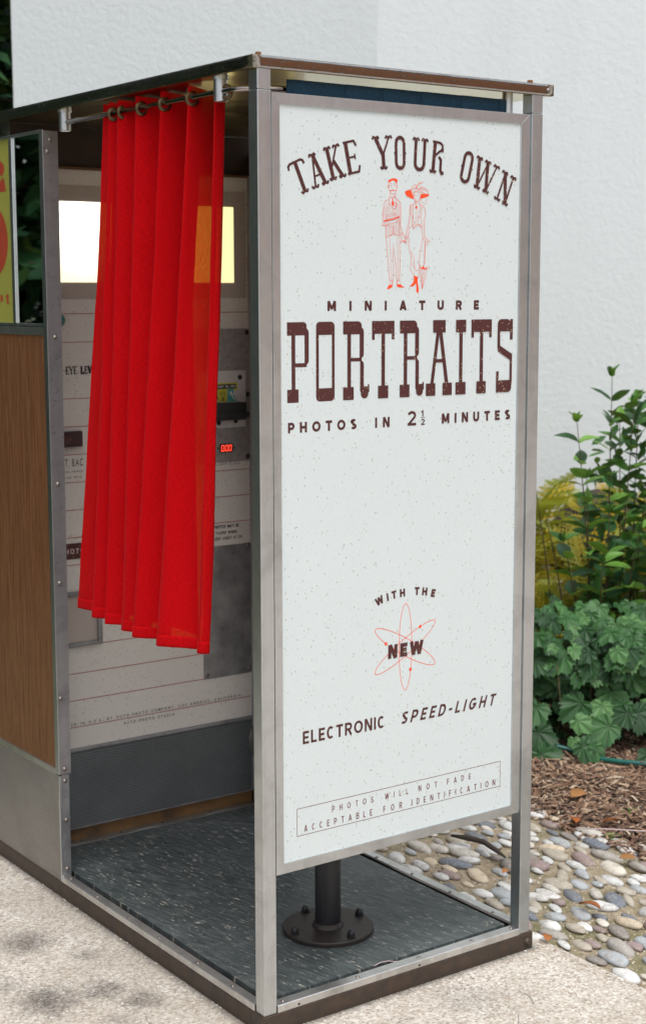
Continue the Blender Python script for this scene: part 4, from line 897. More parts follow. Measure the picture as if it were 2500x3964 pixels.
cloth('added_backing', [(.112, .435), (.122, .470), (.104, .505), (.112, .548), (.092, .585), (.090, .625), (.030, .640)], [(.060, .330), (.064, .430), (.044, .575), (.050, .625), (.036, .665), (.040, .715), (.008, .790)], (1.894, 1.886), .735, MT['red_backing'], curtain, sig=3.5, thick=False, wr=.002, seed=4, ease=1.7)  # opaque sheet added behind the pleats to keep the lamp glow from showing through
# turned-up hem
rows_h = 4; hv = []; hu = []
for j in range(rows_h+1):
    for i in range(n): x, y, z = vs[(70-0)*n+i] if j == 0 else vs[(70-j)*n+i]; x2, y2, z2 = vs[70*n+i]; t = j/rows_h; X = x2+(vs[68*n+i][0]-x2)*t*.72; Y = y2+(vs[68*n+i][1]-y2)*t*.72; hv.append((X-.0021, Y-.0014, .7325+.0255*t)); hu.append(uvs[70*n+i])
me = bpy.data.meshes.new('hem'); me.from_pydata(hv, [], [(j*n+i, j*n+i+1, (j+1)*n+i+1, (j+1)*n+i) for j in range(rows_h) for i in range(n-1)]); ul = me.uv_layers.new(name='UVMap')
for lp in me.loops: ul.data[lp.index].uv = (hu[lp.vertex_index][0], me.vertices[lp.vertex_index].co.z)
hem = link('hem', me, MT['red'], curtain, True); md = hem.modifiers.new('thickness', 'SOLIDIFY'); md.thickness = .0012; md.offset = 0
for y, a in ((.596, 20), (.552, 12), (.470, 14), (.373, 14), (.262, 16), (.132, 65)):
    bm = bmesh.new(); lathe_bm(bm, [(.0095, -.0035), (.0125, -.0042), (.0165, -.0034), (.0185, -.001), (.0185, .001), (.0165, .0034), (.0125, .0042), (.0095, .0035)], 'Y', 26)
    bm.faces.ensure_lookup_table(); bmesh.ops.delete(bm, geom=[f for f in bm.faces if len(f.verts) > 4], context='FACES_ONLY')
    gr = from_bm('grommet', bm, MT['bronze'], curtain, True, (.014, y, 1.8745)); gr.scale = (.86, .86, .86); gr.rotation_euler = (0, 0, R(-a)); gr.matrix_parent_inverse = Matrix.Translation(curtain.location).inverted()
# navy backdrop curtain bunched behind the top of the end panel
ta = [(.090, .034), (.110, .028)]; 
for x in (.228, .322, .424, .532, .640): ta += [(x, .031), (x+.004, .027)] 
ta += [(.672, .040), (.690, .062)]
tb = [(x, y+.006) for x, y in ta]
blue = empty('navy_curtain', (.38, .03, 1.0), 'dark navy blue backdrop curtain showing above the top rail of the end panel', 'curtain')
bz, vs2, n2, _ = cloth('cloth', ta, tb, (1.8945, 1.8945), 1.0, MT['blue'], blue, seg=8, rows=60, sig=1.2, wr=.0022, seed=9)
for x in (.112, .230, .325, .427, .535, .643):
    bm = bmesh.new(); lathe_bm(bm, [(.0090, -.003), (.0120, -.004), (.0155, -.003), (.0155, .003), (.0120, .004), (.0090, .003)], 'X', 22); bm.faces.ensure_lookup_table(); bmesh.ops.delete(bm, geom=[f for f in bm.faces if len(f.verts) > 4], context='FACES_ONLY')
    gr = from_bm('grommet', bm, MT['bronze'], blue, True, (x, .046, 1.877)); gr.rotation_euler = (0, 0, R(25))

# ================================================================== STOOL
stool = empty('stool', (.354, .265, .0118), 'black round stool on a fat pole with a rusty bolted foot plate inside the booth', 'stool')
SC = (.354, .265, 0)
lathe('foot_plate', [(.1060, .0122), (.1065, .0135), (.1065, .0210), (.1045, .0232), (.034, .0236), (.001, .0236)], MT['flange'], stool, 'Z', 64, SC)
lathe('weld_collar', [(.0370, .0234), (.0365, .0262), (.0325, .0300), (.0303, .0330)], MT['flange'], stool, 'Z', 40, SC)
lathe('pole', [(.0302, .0238), (.0302, .430)], MT['black_paint'], stool, 'Z', 40, SC)
for dx, dy in ((.003, .095), (.095, .005), (.004, -.086), (-.090, .005)):
    b_ = lathe('bolt', [(.0105, .0236), (.0105, .0262), (.0092, .0266), (.0092, .0310), (.0080, .0320), (.0076, .0350), (.0058, .0375), (.002, .0388), (.0005, .0390)], MT['black_paint'], stool, 'Z', 14, (SC[0]+dx, SC[1]+dy, 0))
lathe('seat', [(.145, .430), (.170, .436), (.178, .450), (.180, .475), (.174, .494), (.150, .503), (.001, .505)], MT['black_plastic'], stool, 'Z', 56, SC)
tag(tube('straw', [(.316, .040, .0135), (.335, .043, .0155), (.356, .040, .0150), (.376, .022, .0135)], .0009, MT['pale_print'], None, 6), 'thin pale straw lying on the booth floor near the front sill', 'straw')
# ================================================================== GROUND
def sheet(name, x0, x1, y0, y1, z, m, step=None, hf=None, kind='structure'):
    if step is None: o = from_py(name, [(x0, y0, z), (x1, y0, z), (x1, y1, z), (x0, y1, z)], [(0, 1, 2, 3)], m)
    else:
        nx, ny = int((x1-x0)/step)+1, int((y1-y0)/step)+1
        vs = [(x0+(x1-x0)*i/nx, y0+(y1-y0)*j/ny, 0) for j in range(ny+1) for i in range(nx+1)]; vs = [(x, y, hf(x, y)) for x, y, _ in vs]
        o = from_py(name, vs, [(j*(nx+1)+i, j*(nx+1)+i+1, (j+1)*(nx+1)+i+1, (j+1)*(nx+1)+i) for j in range(ny) for i in range(nx)], m, None, True)
    return tag(o, kind=kind)
sheet('ground', -120, 120, -120, 120, -.09, MT['lawn'])
walk = sheet('sidewalk', -9, .800, -45, 1.75, ZG, MT['concrete'])
sheet('sidewalk', .8, 40, -45, -.95, ZG, MT['concrete'])
def bed_h(x, y): return -.052 + .006*noise.noise(Vector((x*9, y*9, 0)))
bed = sheet('cobble_strip', .800, 1.445, -.95, 3.0, -.05, MT['bed'], .03, bed_h)
def mulch_h(x, y):
    d = max(0, x-1.43); return -.050 + min(.030, d*.10) + .012*noise.noise(Vector((x*5, y*5, 3))) + max(0, (x*.584+y*.812+3.04)-5.7)*.10
mul = sheet('planting_bed', 1.432, 6.5, -.95, 6.0, -.05, MT['mulch_soil'], .06, mulch_h)
# --- sidewalk aggregate: half-sunk grains
oct_v = [(1, 0, 0), (-.9, .1, 0), (0, 1, .1), (.1, -1, 0), (0, 0, 1), (.55, .6, .5), (-.6, -.5, .45)]
oct_v = np.array([(1, 0, 0), (.3, .95, 0), (-.8, .6, 0), (-.85, -.55, 0), (.25, -1, 0), (.35, .3, .7), (-.4, .1, .8), (.05, -.45, .65)])
oct_f = [(0, 1, 5), (1, 2, 6), (1, 6, 5), (2, 3, 6), (3, 4, 7), (3, 7, 6), (4, 0, 5), (4, 5, 7), (5, 6, 7)]
def grains(name, n, x0, x1, y0, y1, z, s0, s1, m, keep, parent, tilt=.25, flat=.6):
    p = np.stack([RNG.uniform(x0, x1, n), RNG.uniform(y0, y1, n)], 1); p = p[keep(p[:, 0], p[:, 1])]; k = len(p)
    s = s0+(s1-s0)*RNG.power(.45, k); scl = np.stack([s*RNG.uniform(.8, 1.4, k), s*RNG.uniform(.7, 1.1, k), s*flat*RNG.uniform(.6, 1.1, k)], 1)
    zz = np.array([z(a, b) for a, b in p]) if callable(z) else np.full(k, z)
    return scatter(name, oct_v, oct_f, np.column_stack([p, zz]), scl, rots(k, tilt), m, parent)
out = lambda x, y: ~((x > -.002) & (x < .748) & (y > -.002))
g1 = grains('aggregate', 42000, -.85, .80, -.75, 1.75, ZG-.0006, .0014, .0042, MT['pebble'], out, walk); tag(g1, kind='stuff')
g2 = grains('grit', 16000, .752, 1.47, -.9, 1.5, lambda x, y: (bed_h(x, y) if x > .8 else ZG)+.0002, .0012, .0046, MT['grit'], lambda x, y: x > .752, bed); tag(g2, kind='stuff')
# --- hairline cracks and loose crumbs on the slab
rs = random.Random(77); cr = []
for x, y, a, L in ((.42, -.30, .5, .10), (.30, -.12, 2.4, .05), (.55, -.22, .9, .07), (-.35, .62, 1.2, .09), (-.16, .18, 2.0, .05)):
    pts = [(x, y)]
    for i in range(12): a += rs.gauss(0, .16); pts.append((pts[-1][0]+L/12*math.cos(a), pts[-1][1]+L/12*math.sin(a)))
    kk_ = Ink('y', 0); kk_.stroke(pts, .0010); from_py('crack', [(v[0], v[2], ZG+.0012) for v in kk_.v], kk_.f, MT['black_print'], walk)
# --- cobbles
def stone_mesh(i):
    rs = random.Random(50+i); bm = bmesh.new(); bmesh.ops.create_icosphere(bm, subdivisions=2 if i else 2, radius=1.0); sd_ = rs.uniform(0, 99); boxy = rs.uniform(.75, 1.0)
    for v in bm.verts:
        p = v.co.copy(); q = Vector([math.copysign(abs(c)**boxy, c) for c in p]); k = 1+.20*noise.noise(p*1.1+Vector((sd_, 0, 0)))+.08*noise.noise(p*2.6+Vector((0, sd_, 0))); v.co = q*k
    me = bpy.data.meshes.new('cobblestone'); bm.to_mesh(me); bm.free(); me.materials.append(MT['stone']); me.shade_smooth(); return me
# unit stones scaled inside the mesh so that object space stays metric
STM = []
for i in range(14):
    me = stone_mesh(i); rs = random.Random(i); a, b, c = rs.uniform(.036, .056), rs.uniform(.018, .025), rs.uniform(.015, .021)
    for v in me.vertices: v.co = Vector((v.co.x*a, v.co.y*b, v.co.z*c))
    STM.append((me, a, b))
rs = random.Random(21); placed = []; far = []
def cobble(x0, x1, y0, y1, tries, limit):
    cnt = 0
    for _ in range(tries):
        if cnt >= limit: return
        x, y = rs.uniform(x0, x1), rs.uniform(y0, y1); me, a, b = STM[rs.randrange(14)]; sc = rs.choice([.55, .68, .78, .88, .95, 1.0, 1.05]); a *= sc; b *= sc
        if x < .80+b and y < .03 or x < .772+b: continue
        ang = R(90)+rs.gauss(0, .20); dx, dy = math.cos(ang), math.sin(ang); pts3 = [(x+dx*t*a*.66, y+dy*t*a*.66) for t in (-1, 0, 1)]
        if any((px-qx)**2+(py-qy)**2 < ((b+qb)*.80)**2 for px, py in pts3 for qx, qy, qb in placed if abs(px-qx) < .1 and abs(py-qy) < .1): continue
        placed.extend((px, py, b) for px, py in pts3); cnt += 1
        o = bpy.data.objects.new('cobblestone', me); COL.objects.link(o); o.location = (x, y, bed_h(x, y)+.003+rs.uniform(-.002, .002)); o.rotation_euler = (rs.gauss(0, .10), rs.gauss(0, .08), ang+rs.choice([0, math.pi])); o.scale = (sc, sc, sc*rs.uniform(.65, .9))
        o.parent = bed
cobble(.77, 1.47, -.42, 1.02, 26000, 296)
fp = []
for _ in range(6000):
    x, y = rs.uniform(.83, 1.46), rs.choice([rs.uniform(-.93, -.43), rs.uniform(1.03, 2.9)])
    if all((x-a)**2/.0022+(y-b)**2/.008 > 1 for a, b in fp): fp.append((x, y))
fp = np.array(fp); nn0 = len(fp); bm = bmesh.new(); bmesh.ops.create_icosphere(bm, subdivisions=2, radius=1); iv = [tuple(v.co) for v in bm.verts]; fi = [tuple(v.index for v in f.verts) for f in bm.faces]; bm.free()
th = RNG.normal(math.pi/2, .2, nn0); Rm = np.zeros((nn0, 3, 3)); Rm[:, 0, 0] = np.cos(th); Rm[:, 0, 1] = -np.sin(th); Rm[:, 1, 0] = np.sin(th); Rm[:, 1, 1] = np.cos(th); Rm[:, 2, 2] = 1
fs_ = scatter('far_cobbles', iv, fi, np.column_stack([fp, np.full(nn0, -.048)]), np.stack([RNG.uniform(.034, .046, nn0), RNG.uniform(.017, .023, nn0), RNG.uniform(.014, .019, nn0)], 1), Rm, MT['stone_far'], bed); fs_.data.shade_smooth(); tag(fs_, kind='stuff')
# --- mulch chips
cv = np.array([(-1, -.8, 0), (1, -1, 0), (.9, .9, 0), (-1, 1, 0), (-.9, -.6, 1), (.95, -.7, 1), (.8, .8, 1), (-.95, .7, 1)]); cf = [(0, 1, 5), (0, 5, 4), (1, 2, 6), (1, 6, 5), (2, 3, 7), (2, 7, 6), (3, 0, 4), (3, 4, 7), (4, 5, 6), (4, 6, 7)]
def chips(name, n, x0, x1, y0, y1, big_, keep=None):
    p = np.stack([RNG.uniform(x0, x1, n), RNG.uniform(y0, y1, n)], 1)
    if keep is not None: p = p[keep(p[:, 0], p[:, 1])]
    k = len(p); L = RNG.gamma(2.2, .0048, k)*big_+.004; w = RNG.uniform(.0012, .0042, k)*big_; t = RNG.uniform(.0006, .0026, k)
    zz = np.array([mulch_h(a, b) for a, b in p])+RNG.uniform(0, .012, k)
    return tag(scatter(name, cv, cf, np.column_stack([p, zz]), np.stack([L, w, t], 1), rots(k, .28), MT['chip'], mul), kind='stuff')
chips('bark_chips', 20000, 1.40, 2.3, -.2, 1.9, 1.25); chips('bark_chips', 16000, 1.5, 5.5, -.9, 4.0, 1.9, lambda x, y: (x > 2.3) | (y < -.2) | (y > 1.9))
# --- dry leaves, stick
def dry_leaf(p, s, rz, lab, tilt=.2):
    vs, fs = [], []; n = 9
    for i in range(n+1):
        t = i/n; w = .34*math.sin(math.pi*min(1, t*1.02))**.8*(1-.3*t); cz = .12*math.sin(3*t)+.05*t
        vs += [(t-.5, -w, cz+.16*w), (t-.5, 0, cz-.05), (t-.5, w, cz+.22*w+.03*math.sin(9*t))]
    fs = [q for i in range(n) for q in ((3*i, 3*i+3, 3*i+4, 3*i+1), (3*i+1, 3*i+4, 3*i+5, 3*i+2))]
    vs = [(a*s, b*s, c*s) for a, b, c in vs]
    o = from_py('fallen_leaf', vs, fs, MT['dry_leaf'], None, True, p); o.rotation_euler = (tilt, tilt*.5, rz); md = o.modifiers.new('t', 'SOLIDIFY'); md.thickness = .0004
    return tag(o, lab, 'leaf', 'dry fallen leaves on the ground')
for p, s, rz, lab in (((1.010, .067, -.024), .060, 1.9, 'curled orange leaf on the cobbles in the middle of the stone strip'), ((1.581, .678, -.014), .075, .2, 'large pale orange leaf lying highest on the bark mulch'), ((1.436, .549, -.026), .050, 1.0, 'orange leaf at the edge where the mulch meets the cobbles'),
    ((.800, .000, -.030), .040, .8, 'small brown leaf beside the corner of the booth base'), ((1.338, .249, -.028), .045, -.6, 'rusty orange leaf tucked under a dark grey cobble by the mulch'), ((.996, .360, -.022), .032, .4, 'tiny orange leaf on the cobbles seen below the end panel'), ((1.500, .470, -.020), .045, 2.6, 'brown orange leaf on the mulch next to a green seedling')):
    dry_leaf(p, s, rz, lab)
stick = tube('stick', [(1.050, .640, -.016), (1.062, .585, -.010), (1.078, .540, -.010), (1.072, .490, -.014), (1.064, .435, -.020)], [.004, .0085, .0075, .007, .003], MT['bark'], None, 8); tag(stick, 'short dark brown stick lying across the cobbles behind the booth floor', 'stick')
tw = tube('twig', [(1.36, .47, -.012), (1.42, .40, -.006), (1.50, .31, -.004), (1.58, .21, -.010)], [.0012, .002, .0018, .001], MT['pale_print'], None, 6); tag(tw, 'long thin pale twig lying on the bark mulch', 'twig')
hs = [(1.45, 1.36), (1.58, 1.20), (1.712, 1.030), (1.79, 1.045), (1.838, 1.040), (1.873, .990), (1.878, .947), (1.873, .884), (1.884, .842), (1.912, .776), (1.944, .741), (2.02, .60), (2.15, .40)]
ho = tube('garden_hose', [(x, y, mulch_h(x, y)+.022+(.012 if 1.75 < x < 1.86 and y > .98 else 0)) for x, y in hs], .0085, MT['hose'], None, 12)
md = ho.modifiers.new('s', 'SUBSURF'); md.levels = 1; md.render_levels = 1; tag(ho, 'teal green garden hose running along the foot of the lobed leafy plant', 'hose')

# ================================================================== PLANTS
FH = Vector((math.cos(YAW), math.sin(YAW), 0)); RH = Vector((math.sin(YAW), -math.cos(YAW), 0)); C0 = Vector((CAM.x, CAM.y, 0))
def G(lat, dep, z): p = C0+FH*dep+RH*lat; return Vector((p.x, p.y, z))   # planting plan: rows parallel to the house wall
def vein_attr(me, vals):
    at = me.attributes.new('vein', 'FLOAT', 'POINT'); at.data.foreach_set('value', vals)
def lobed_leaf(seed):
    """five-lobed toothed leaf, petiole at the origin, tip along +X, unit length, creased along its veins"""
    rs = random.Random(seed); tips = [(0, 1.0), (46, .80), (-46, .80), (96, .56), (-96, .56)]; n = 60; rings = 4
    def rad(a):
        best = 0
        for t, r in tips:
            d = abs((a-t+180) % 360-180); best = max(best, r*max(0, 1-(d/ (40 if t == 0 else 36))**1.15*.40) if d < 58 else 0)
        back = abs(a) > 128; q = best if best > .42 else .42
        if abs(a) > 125: q = max(.10, .46-(abs(a)-125)/55*.36)
        return q
    vs = [(0, 0, 0)]; ve = [1.0]; 
    for k in range(1, rings+1):
        for i in range(n):
            a = -180+360*(i+.5)/n; r = rad(a)*(k/rings); tooth = (1+.075*(1 if i % 2 else -1)) if k == rings else 1; r *= tooth
            dv = min(abs((a-t+180) % 360-180) for t, _ in tips); ridge = math.exp(-(dv/9)**2); side = abs(math.sin(R(a*6.2)))
            x, y = r*math.cos(R(a)), r*math.sin(R(a)); z = .07*(1-ridge)*(k/rings)**.7*min(1, dv/20)-.30*(x*x+y*y)**.9*.55+.02*math.sin(3*a+seed)
            vs.append((x, y, z+rs.uniform(-.012, .012))); ve.append(.9*math.exp(-(dv/4)**2)+.15*(i % 2))
    fs = [(0, 1+i, 1+(i+1) % n) for i in range(n)]
    for k in range(1, rings):
        b0, b1 = 1+(k-1)*n, 1+k*n; fs += [(b0+i, b1+i, b1+(i+1) % n, b0+(i+1) % n) for i in range(n)]
    me = bpy.data.meshes.new('leaf'); me.from_pydata(vs, [], fs); me.update(); vein_attr(me, ve); me.materials.append(MT['lobed']); me.shade_smooth(); return me
def oval_leaf(seed, w=.24):
    n = 8; vs, ve, fs = [], [], []; rs = random.Random(seed); cup, bend = rs.uniform(.1, .5), rs.uniform(.05, .35)
    for i in range(n+1):
        t = i/n; h = w*math.sin(math.pi*t**.82)**.75*(1 if i < n else 0)+.004
        for s in (-1, -.5, 0, .5, 1): vs.append((t, s*h, cup*abs(s)*h-bend*t*t+.01*math.sin(14*t+s))); ve.append(1.0 if s == 0 else (.25 if i % 2 else 0))
    fs = [(5*i+j, 5*i+5+j, 5*i+6+j, 5*i+1+j) for i in range(n) for j in range(4)]
    me = bpy.data.meshes.new('leaf'); me.from_pydata(vs, [], fs); me.update(); vein_attr(me, ve); me.materials.append(MT['oval']); me.shade_smooth(); return me
LOB = [lobed_leaf(i) for i in range(5)]; OVL = [oval_leaf(i) for i in range(5)]
def put_leaf(me, parent, p, tip, nrm, s, name='leaf'):
    x = Vector(tip).normalized(); z = (Vector(nrm)-x*Vector(nrm).dot(x)).normalized(); y = z.cross(x); o = bpy.data.objects.new(name, me); COL.objects.link(o)
    M = Matrix(((x.x*s, y.x*s, z.x*s, p[0]), (x.y*s, y.y*s, z.y*s, p[1]), (x.z*s, y.z*s, z.z*s, p[2]), (0, 0, 0, 1)))
    o.parent = parent; o.matrix_basis = Matrix.Translation(parent.location).inverted() @ M; return o
# --- lobed leafy plant along the mulch
rs = random.Random(5); lp_ = empty('leafy_plant', G(.85, 5.2, -.02), 'dense mound of lobed toothed green leaves growing between the mulch and the yellow ferns', 'plant')
bm = bmesh.new()
for i in range(26):
    b0 = G(rs.uniform(.35, 1.5), rs.uniform(4.95, 5.35), -.03); t0 = b0+Vector((rs.uniform(-.06, .06), rs.uniform(-.06, .06), rs.uniform(.25, .44))); tube_bm(bm, [b0, (b0+t0)/2+Vector((rs.uniform(-.02, .02), rs.uniform(-.02, .02), 0)), t0], .0022, 5)
from_bm('stems', bm, MT['stem'], lp_, True)
best = []; done = 0
while done < 262:
    lat = rs.uniform(.36, 1.42); ph = rs.uniform(-.12, 1.35)          # ph: 0 = low front, pi/2 = top
    low = ph < .33
    if low and rs.random() < .74: continue
    bump_ = .05*noise.noise(Vector((lat*5, ph*2, 1)))
    dep = 5.26-(.36+bump_)*math.cos(ph)+rs.uniform(-.02, .02)+(.13*max(0, 1-abs(ph-.36)/.34)); z = .025+(.43+bump_)*math.sin(max(ph, 0))**.9+rs.uniform(-.01, .015)
    if ph < 0: z = rs.uniform(.0, .05); dep -= .03
    p = G(lat, dep, z); q = .05
    if any((p-b_).length < .029 for b_ in best): continue
    best.append(p); on = -FH*math.cos(ph)+Vector((0, 0, 1))*(math.sin(ph)+.35); on = on+Vector((rs.gauss(0, .32), rs.gauss(0, .32), rs.gauss(0, .18)))
    tip = (-FH*.55+Vector((0, 0, -.75))+RH*rs.gauss(0, .75))
    put_leaf(LOB[rs.randrange(5)], lp_, p, tip, on, rs.choice([.034, .044, .054, .062, .070, .080])*(1.15 if low else 1.0)); done += 1
lob_in = [(0, 0, 0), (.5, .45, .05), (1, 0, -.1), (.5, -.45, .05), (-.2, .3, 0), (-.2, -.3, 0)]; lob_f = [(0, 2, 1), (0, 3, 2), (0, 1, 4), (0, 5, 3)]
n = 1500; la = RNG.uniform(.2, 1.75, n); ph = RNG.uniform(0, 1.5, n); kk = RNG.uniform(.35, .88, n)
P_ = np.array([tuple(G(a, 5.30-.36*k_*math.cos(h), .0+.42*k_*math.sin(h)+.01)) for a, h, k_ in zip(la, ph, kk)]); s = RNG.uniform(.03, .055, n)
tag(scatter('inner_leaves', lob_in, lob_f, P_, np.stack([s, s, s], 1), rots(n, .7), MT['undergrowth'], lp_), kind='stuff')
# --- ferns
def frond(seed, pairs=19):
    """arching fern frond: length 1 along +X rising then drooping, toothed pinnae both sides"""
    rs = random.Random(seed); vs, fs = [], []
    def axis(t): return Vector((t*.93, 0, .55*math.sin(t*1.9)*.8-.18*t*t))
    for i in range(12):
        a, b = axis(i/12), axis((i+1)/12); o = len(vs); w = .006*(1-i/13); vs += [(a.x, -w, a.z), (a.x, w, a.z), (b.x, w, b.z), (b.x, -w, b.z)]; fs.append((o, o+1, o+2, o+3))
    for i in range(pairs):
        t = .12+.86*i/pairs; a = axis(t); L = .24*math.sin(math.pi*(t*.86+.12))**.8*(1-.35*t)+.012
        for sd__ in (-1, 1):
            d = Vector((.42, sd__*.9, -.12+rs.uniform(-.12, .12))).normalized(); pv = Vector((d.y*-sd__, d.x*sd__, 0)); m_ = 5
            for k in range(m_):
                u0, u1 = k/m_, (k+.92)/m_; w0 = .034*(1-u0*.8); c0 = a+d*L*u0; c1 = a+d*L*u1; sp = Vector((1, 0, 0)); o = len(vs)
                vs += [tuple(c0), tuple(c0+sp*w0+d*.006), tuple(c1), tuple(c0-sp*w0+d*.006)]; fs.append((o, o+1, o+2, o+3))
    me = bpy.data.meshes.new('frond'); me.from_pydata(vs, [], fs); me.materials.append(MT['fern']); return me
FR = [frond(i) for i in range(4)]; rs = random.Random(31)
fern_at = [(.50, 5.72, .05, .50), (.84, 5.66, .04, .46), (1.22, 5.70, .04, .46), (.66, 6.05, .10, .60), (1.02, 6.05, .10, .60), (1.42, 6.05, .08, .58), (.36, 6.30, .12, .62), (.82, 6.45, .16, .66), (1.22, 6.45, .16, .62), (1.60, 6.40, .15, .62)]
wh = ['half hidden by the booth corner post, lowest of the left ferns', 'just above the lobed plant next to the post', 'low between the shrub stems', 'in the middle row beside the post', 'in the middle row behind the shrub stems', 'in the middle row at the right edge of the photo', 'mostly behind the booth end panel', 'tallest beside the post against the white wall', 'against the white wall behind the shrub', 'far right against the white wall']
for (la, de, z0, Ls), w_ in zip(fern_at, wh):
    fe = empty('fern', G(la, de, z0-.02), 'yellow green fern '+w_, 'fern', 'yellow ferns behind the lobed plant'); nf = 17
    for i in range(nf):
        a = 2*math.pi*i/nf+rs.uniform(-.2, .2); el = rs.uniform(.15, .95); d = Vector((math.cos(a)*math.cos(el), math.sin(a)*math.cos(el), math.sin(el))); s = Ls*rs.uniform(.85, 1.2)
        put_leaf(FR[rs.randrange(4)], fe, fe.location+Vector((rs.uniform(-.03, .03), rs.uniform(-.03, .03), 0)), d, Vector((0, 0, 1)) if abs(d.z) < .95 else FH, s, 'frond')
# --- upright shrub with oval leaves
rs = random.Random(12); sh = empty('shrub', G(1.05, 5.55, 0), 'upright shrub with oval green leaves on thin stems rising in front of the white wall', 'shrub')
stems = [((.98, 5.50), (.885, 5.42, 1.035), .16), ((1.02, 5.52), (1.015, 5.48, 1.19), .18), ((1.06, 5.55), (1.10, 5.50, 1.09), .0), ((1.1, 5.55), (1.18, 5.5, 1.08), 0), ((1.08, 5.55), (1.06, 5.56, 1.02), 0), ((1.14, 5.55), (1.24, 5.5, 1.02), 0), ((1.12, 5.6), (1.14, 5.62, 1.10), 0), ((.96, 5.5), (.92, 5.40, .84), 0), ((.95, 5.48), (.84, 5.38, .62), 0), ((1.0, 5.5), (1.0, 5.38, .72), 0), ((1.05, 5.5), (1.10, 5.36, .66), 0), ((1.1, 5.5), (1.2, 5.36, .78), 0), ((1.1, 5.48), (1.16, 5.30, .56), 0), ((.98, 5.46), (.97, 5.34, .55), 0), ((1.18, 5.6), (1.32, 5.55, 1.05), 0), ((1.2, 5.55), (1.34, 5.45, .8), 0), ((.86, 5.55), (.74, 5.50, .87), 0), ((.9, 5.5), (.78, 5.38, .70), 0)]
nl = 0
for (l0, d0), (l1, d1, z1), _ in stems:
    a, b = G(l0, d0, .02), G(l1, d1, z1); mid = (a+b)/2+RH*(l0-l1)*.18+Vector((0, 0, .03)); pts = []
    for i in range(9): t = i/8; pts.append(a*(1-t)**2+mid*2*t*(1-t)+b*t*t)
    tube('stem', pts, [.0045-.0032*i/8 for i in range(9)], MT['stem'], sh, 6); nn = 10 if z1 > .9 else 7
    for i in range(nn):
        t = .30+.70*i/(nn-1); t0 = t if z1 > .9 else t; p = a*(1-t)**2+mid*2*t*(1-t)+b*t*t; ax = (b-a).normalized(); ph = i*1.57+rs.uniform(-.3, .3)
        for q in (0, math.pi):
            if nl >= 296 or (rs.random() < .08): continue
            o_ = (RH*math.cos(ph+q)+FH*math.sin(ph+q)*.9); up_ = .45+.55*t if i < nn-1 else 1.1; tip = o_+ax*up_*rs.uniform(.5, 1.0); s_l = rs.uniform(.072, .105)*(1-.25*max(0, t-.8)*5*(.6 if i == nn-1 else 0))
            put_leaf(OVL[rs.randrange(5)], sh, p, tip, Vector((0, 0, 1))+Vector((rs.gauss(0, .4), rs.gauss(0, .4), 0)), s_l); nl += 1
        if i == nn-1:
            for q in (1.0, 3.0, 5.0): 
                if nl < 299: put_leaf(OVL[rs.randrange(5)], sh, p, ax+RH*.35*math.cos(q)+FH*.35*math.sin(q), RH*math.cos(q+1.5)+FH, .040); nl += 1
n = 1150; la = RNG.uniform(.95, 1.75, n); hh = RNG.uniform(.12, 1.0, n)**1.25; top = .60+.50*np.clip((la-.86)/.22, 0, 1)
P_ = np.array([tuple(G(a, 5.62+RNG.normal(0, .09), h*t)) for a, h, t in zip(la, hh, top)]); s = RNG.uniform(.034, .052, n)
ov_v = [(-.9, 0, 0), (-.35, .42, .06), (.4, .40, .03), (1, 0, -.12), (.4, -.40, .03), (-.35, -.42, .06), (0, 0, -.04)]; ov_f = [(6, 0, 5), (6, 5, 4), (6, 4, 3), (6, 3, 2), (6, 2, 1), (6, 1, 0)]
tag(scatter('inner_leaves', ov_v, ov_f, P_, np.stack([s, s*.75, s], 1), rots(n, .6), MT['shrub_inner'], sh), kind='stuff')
# --- seedlings, boulder behind ferns
for (x, y), lb in (((1.46, .42), 'small green seedling on the mulch nearest the cobbles'), ((1.62, .50), 'small green seedling higher up on the mulch'), ((1.50, .16), 'small green seedling on the mulch at the right edge of the photo')):
    sdg = empty('seedling', (x, y, mulch_h(x, y)), lb, 'seedling', 'green seedlings on the mulch'); z = mulch_h(x, y)
    for i in range(5): a = i*1.26; put_leaf(OVL[i], sdg, (x, y, z+.004), Vector((math.cos(a), math.sin(a), .5)), Vector((0, 0, 1)), .030)
bm = bmesh.new(); bmesh.ops.create_icosphere(bm, subdivisions=4, radius=1)
for v in bm.verts: p = v.co.copy(); k_ = 1+.25*noise.noise(p*1.3)+.08*noise.noise(p*4); v.co = Vector((p.x*.26*k_, p.y*.16*k_, p.z*.22*k_))
rk = from_bm('boulder', bm, MT['bark'], None, True, G(1.22, 6.60, .42)); rk.rotation_euler = (0, 0, -.6); tag(rk, 'brown rough boulder low against the white wall, mostly covered by the shrub', 'boulder')

# ================================================================== WHITE BUILDING
def gp(lat, dep): p = G(lat, dep, 0); return (p.x, p.y)
foot_ = [gp(-1.43, 7.42), gp(.241, 7.0), gp(9, 7.15), gp(9, 13), gp(-.6, 13)]
hgt = 5.2; nb = len(foot_); vs = [(x, y, -.06) for x, y in foot_]+[(x, y, hgt) for x, y in foot_]
white = empty('white_building', (foot_[1][0], foot_[1][1], -.06), 'white rough stucco building behind the booth and the plants', 'building')
for i in range(nb):
    j = (i+1) % nb; a, b = Vector((*foot_[i], 0)), Vector((*foot_[j], 0)); d = (b-a).normalized(); nn_ = Vector((d.y, -d.x, 0))
    q = [a, b, b-nn_*.25+(-d*.249 if 1 else 0), a-nn_*.25+d*.249]
    v8 = [(p.x, p.y, -.06) for p in q]+[(p.x, p.y, hgt) for p in q]; from_py('wall', v8, [(0, 1, 5, 4), (1, 2, 6, 5), (2, 3, 7, 6), (3, 0, 4, 7), (4, 5, 6, 7), (3, 2, 1, 0)], MT['stucco'], white)
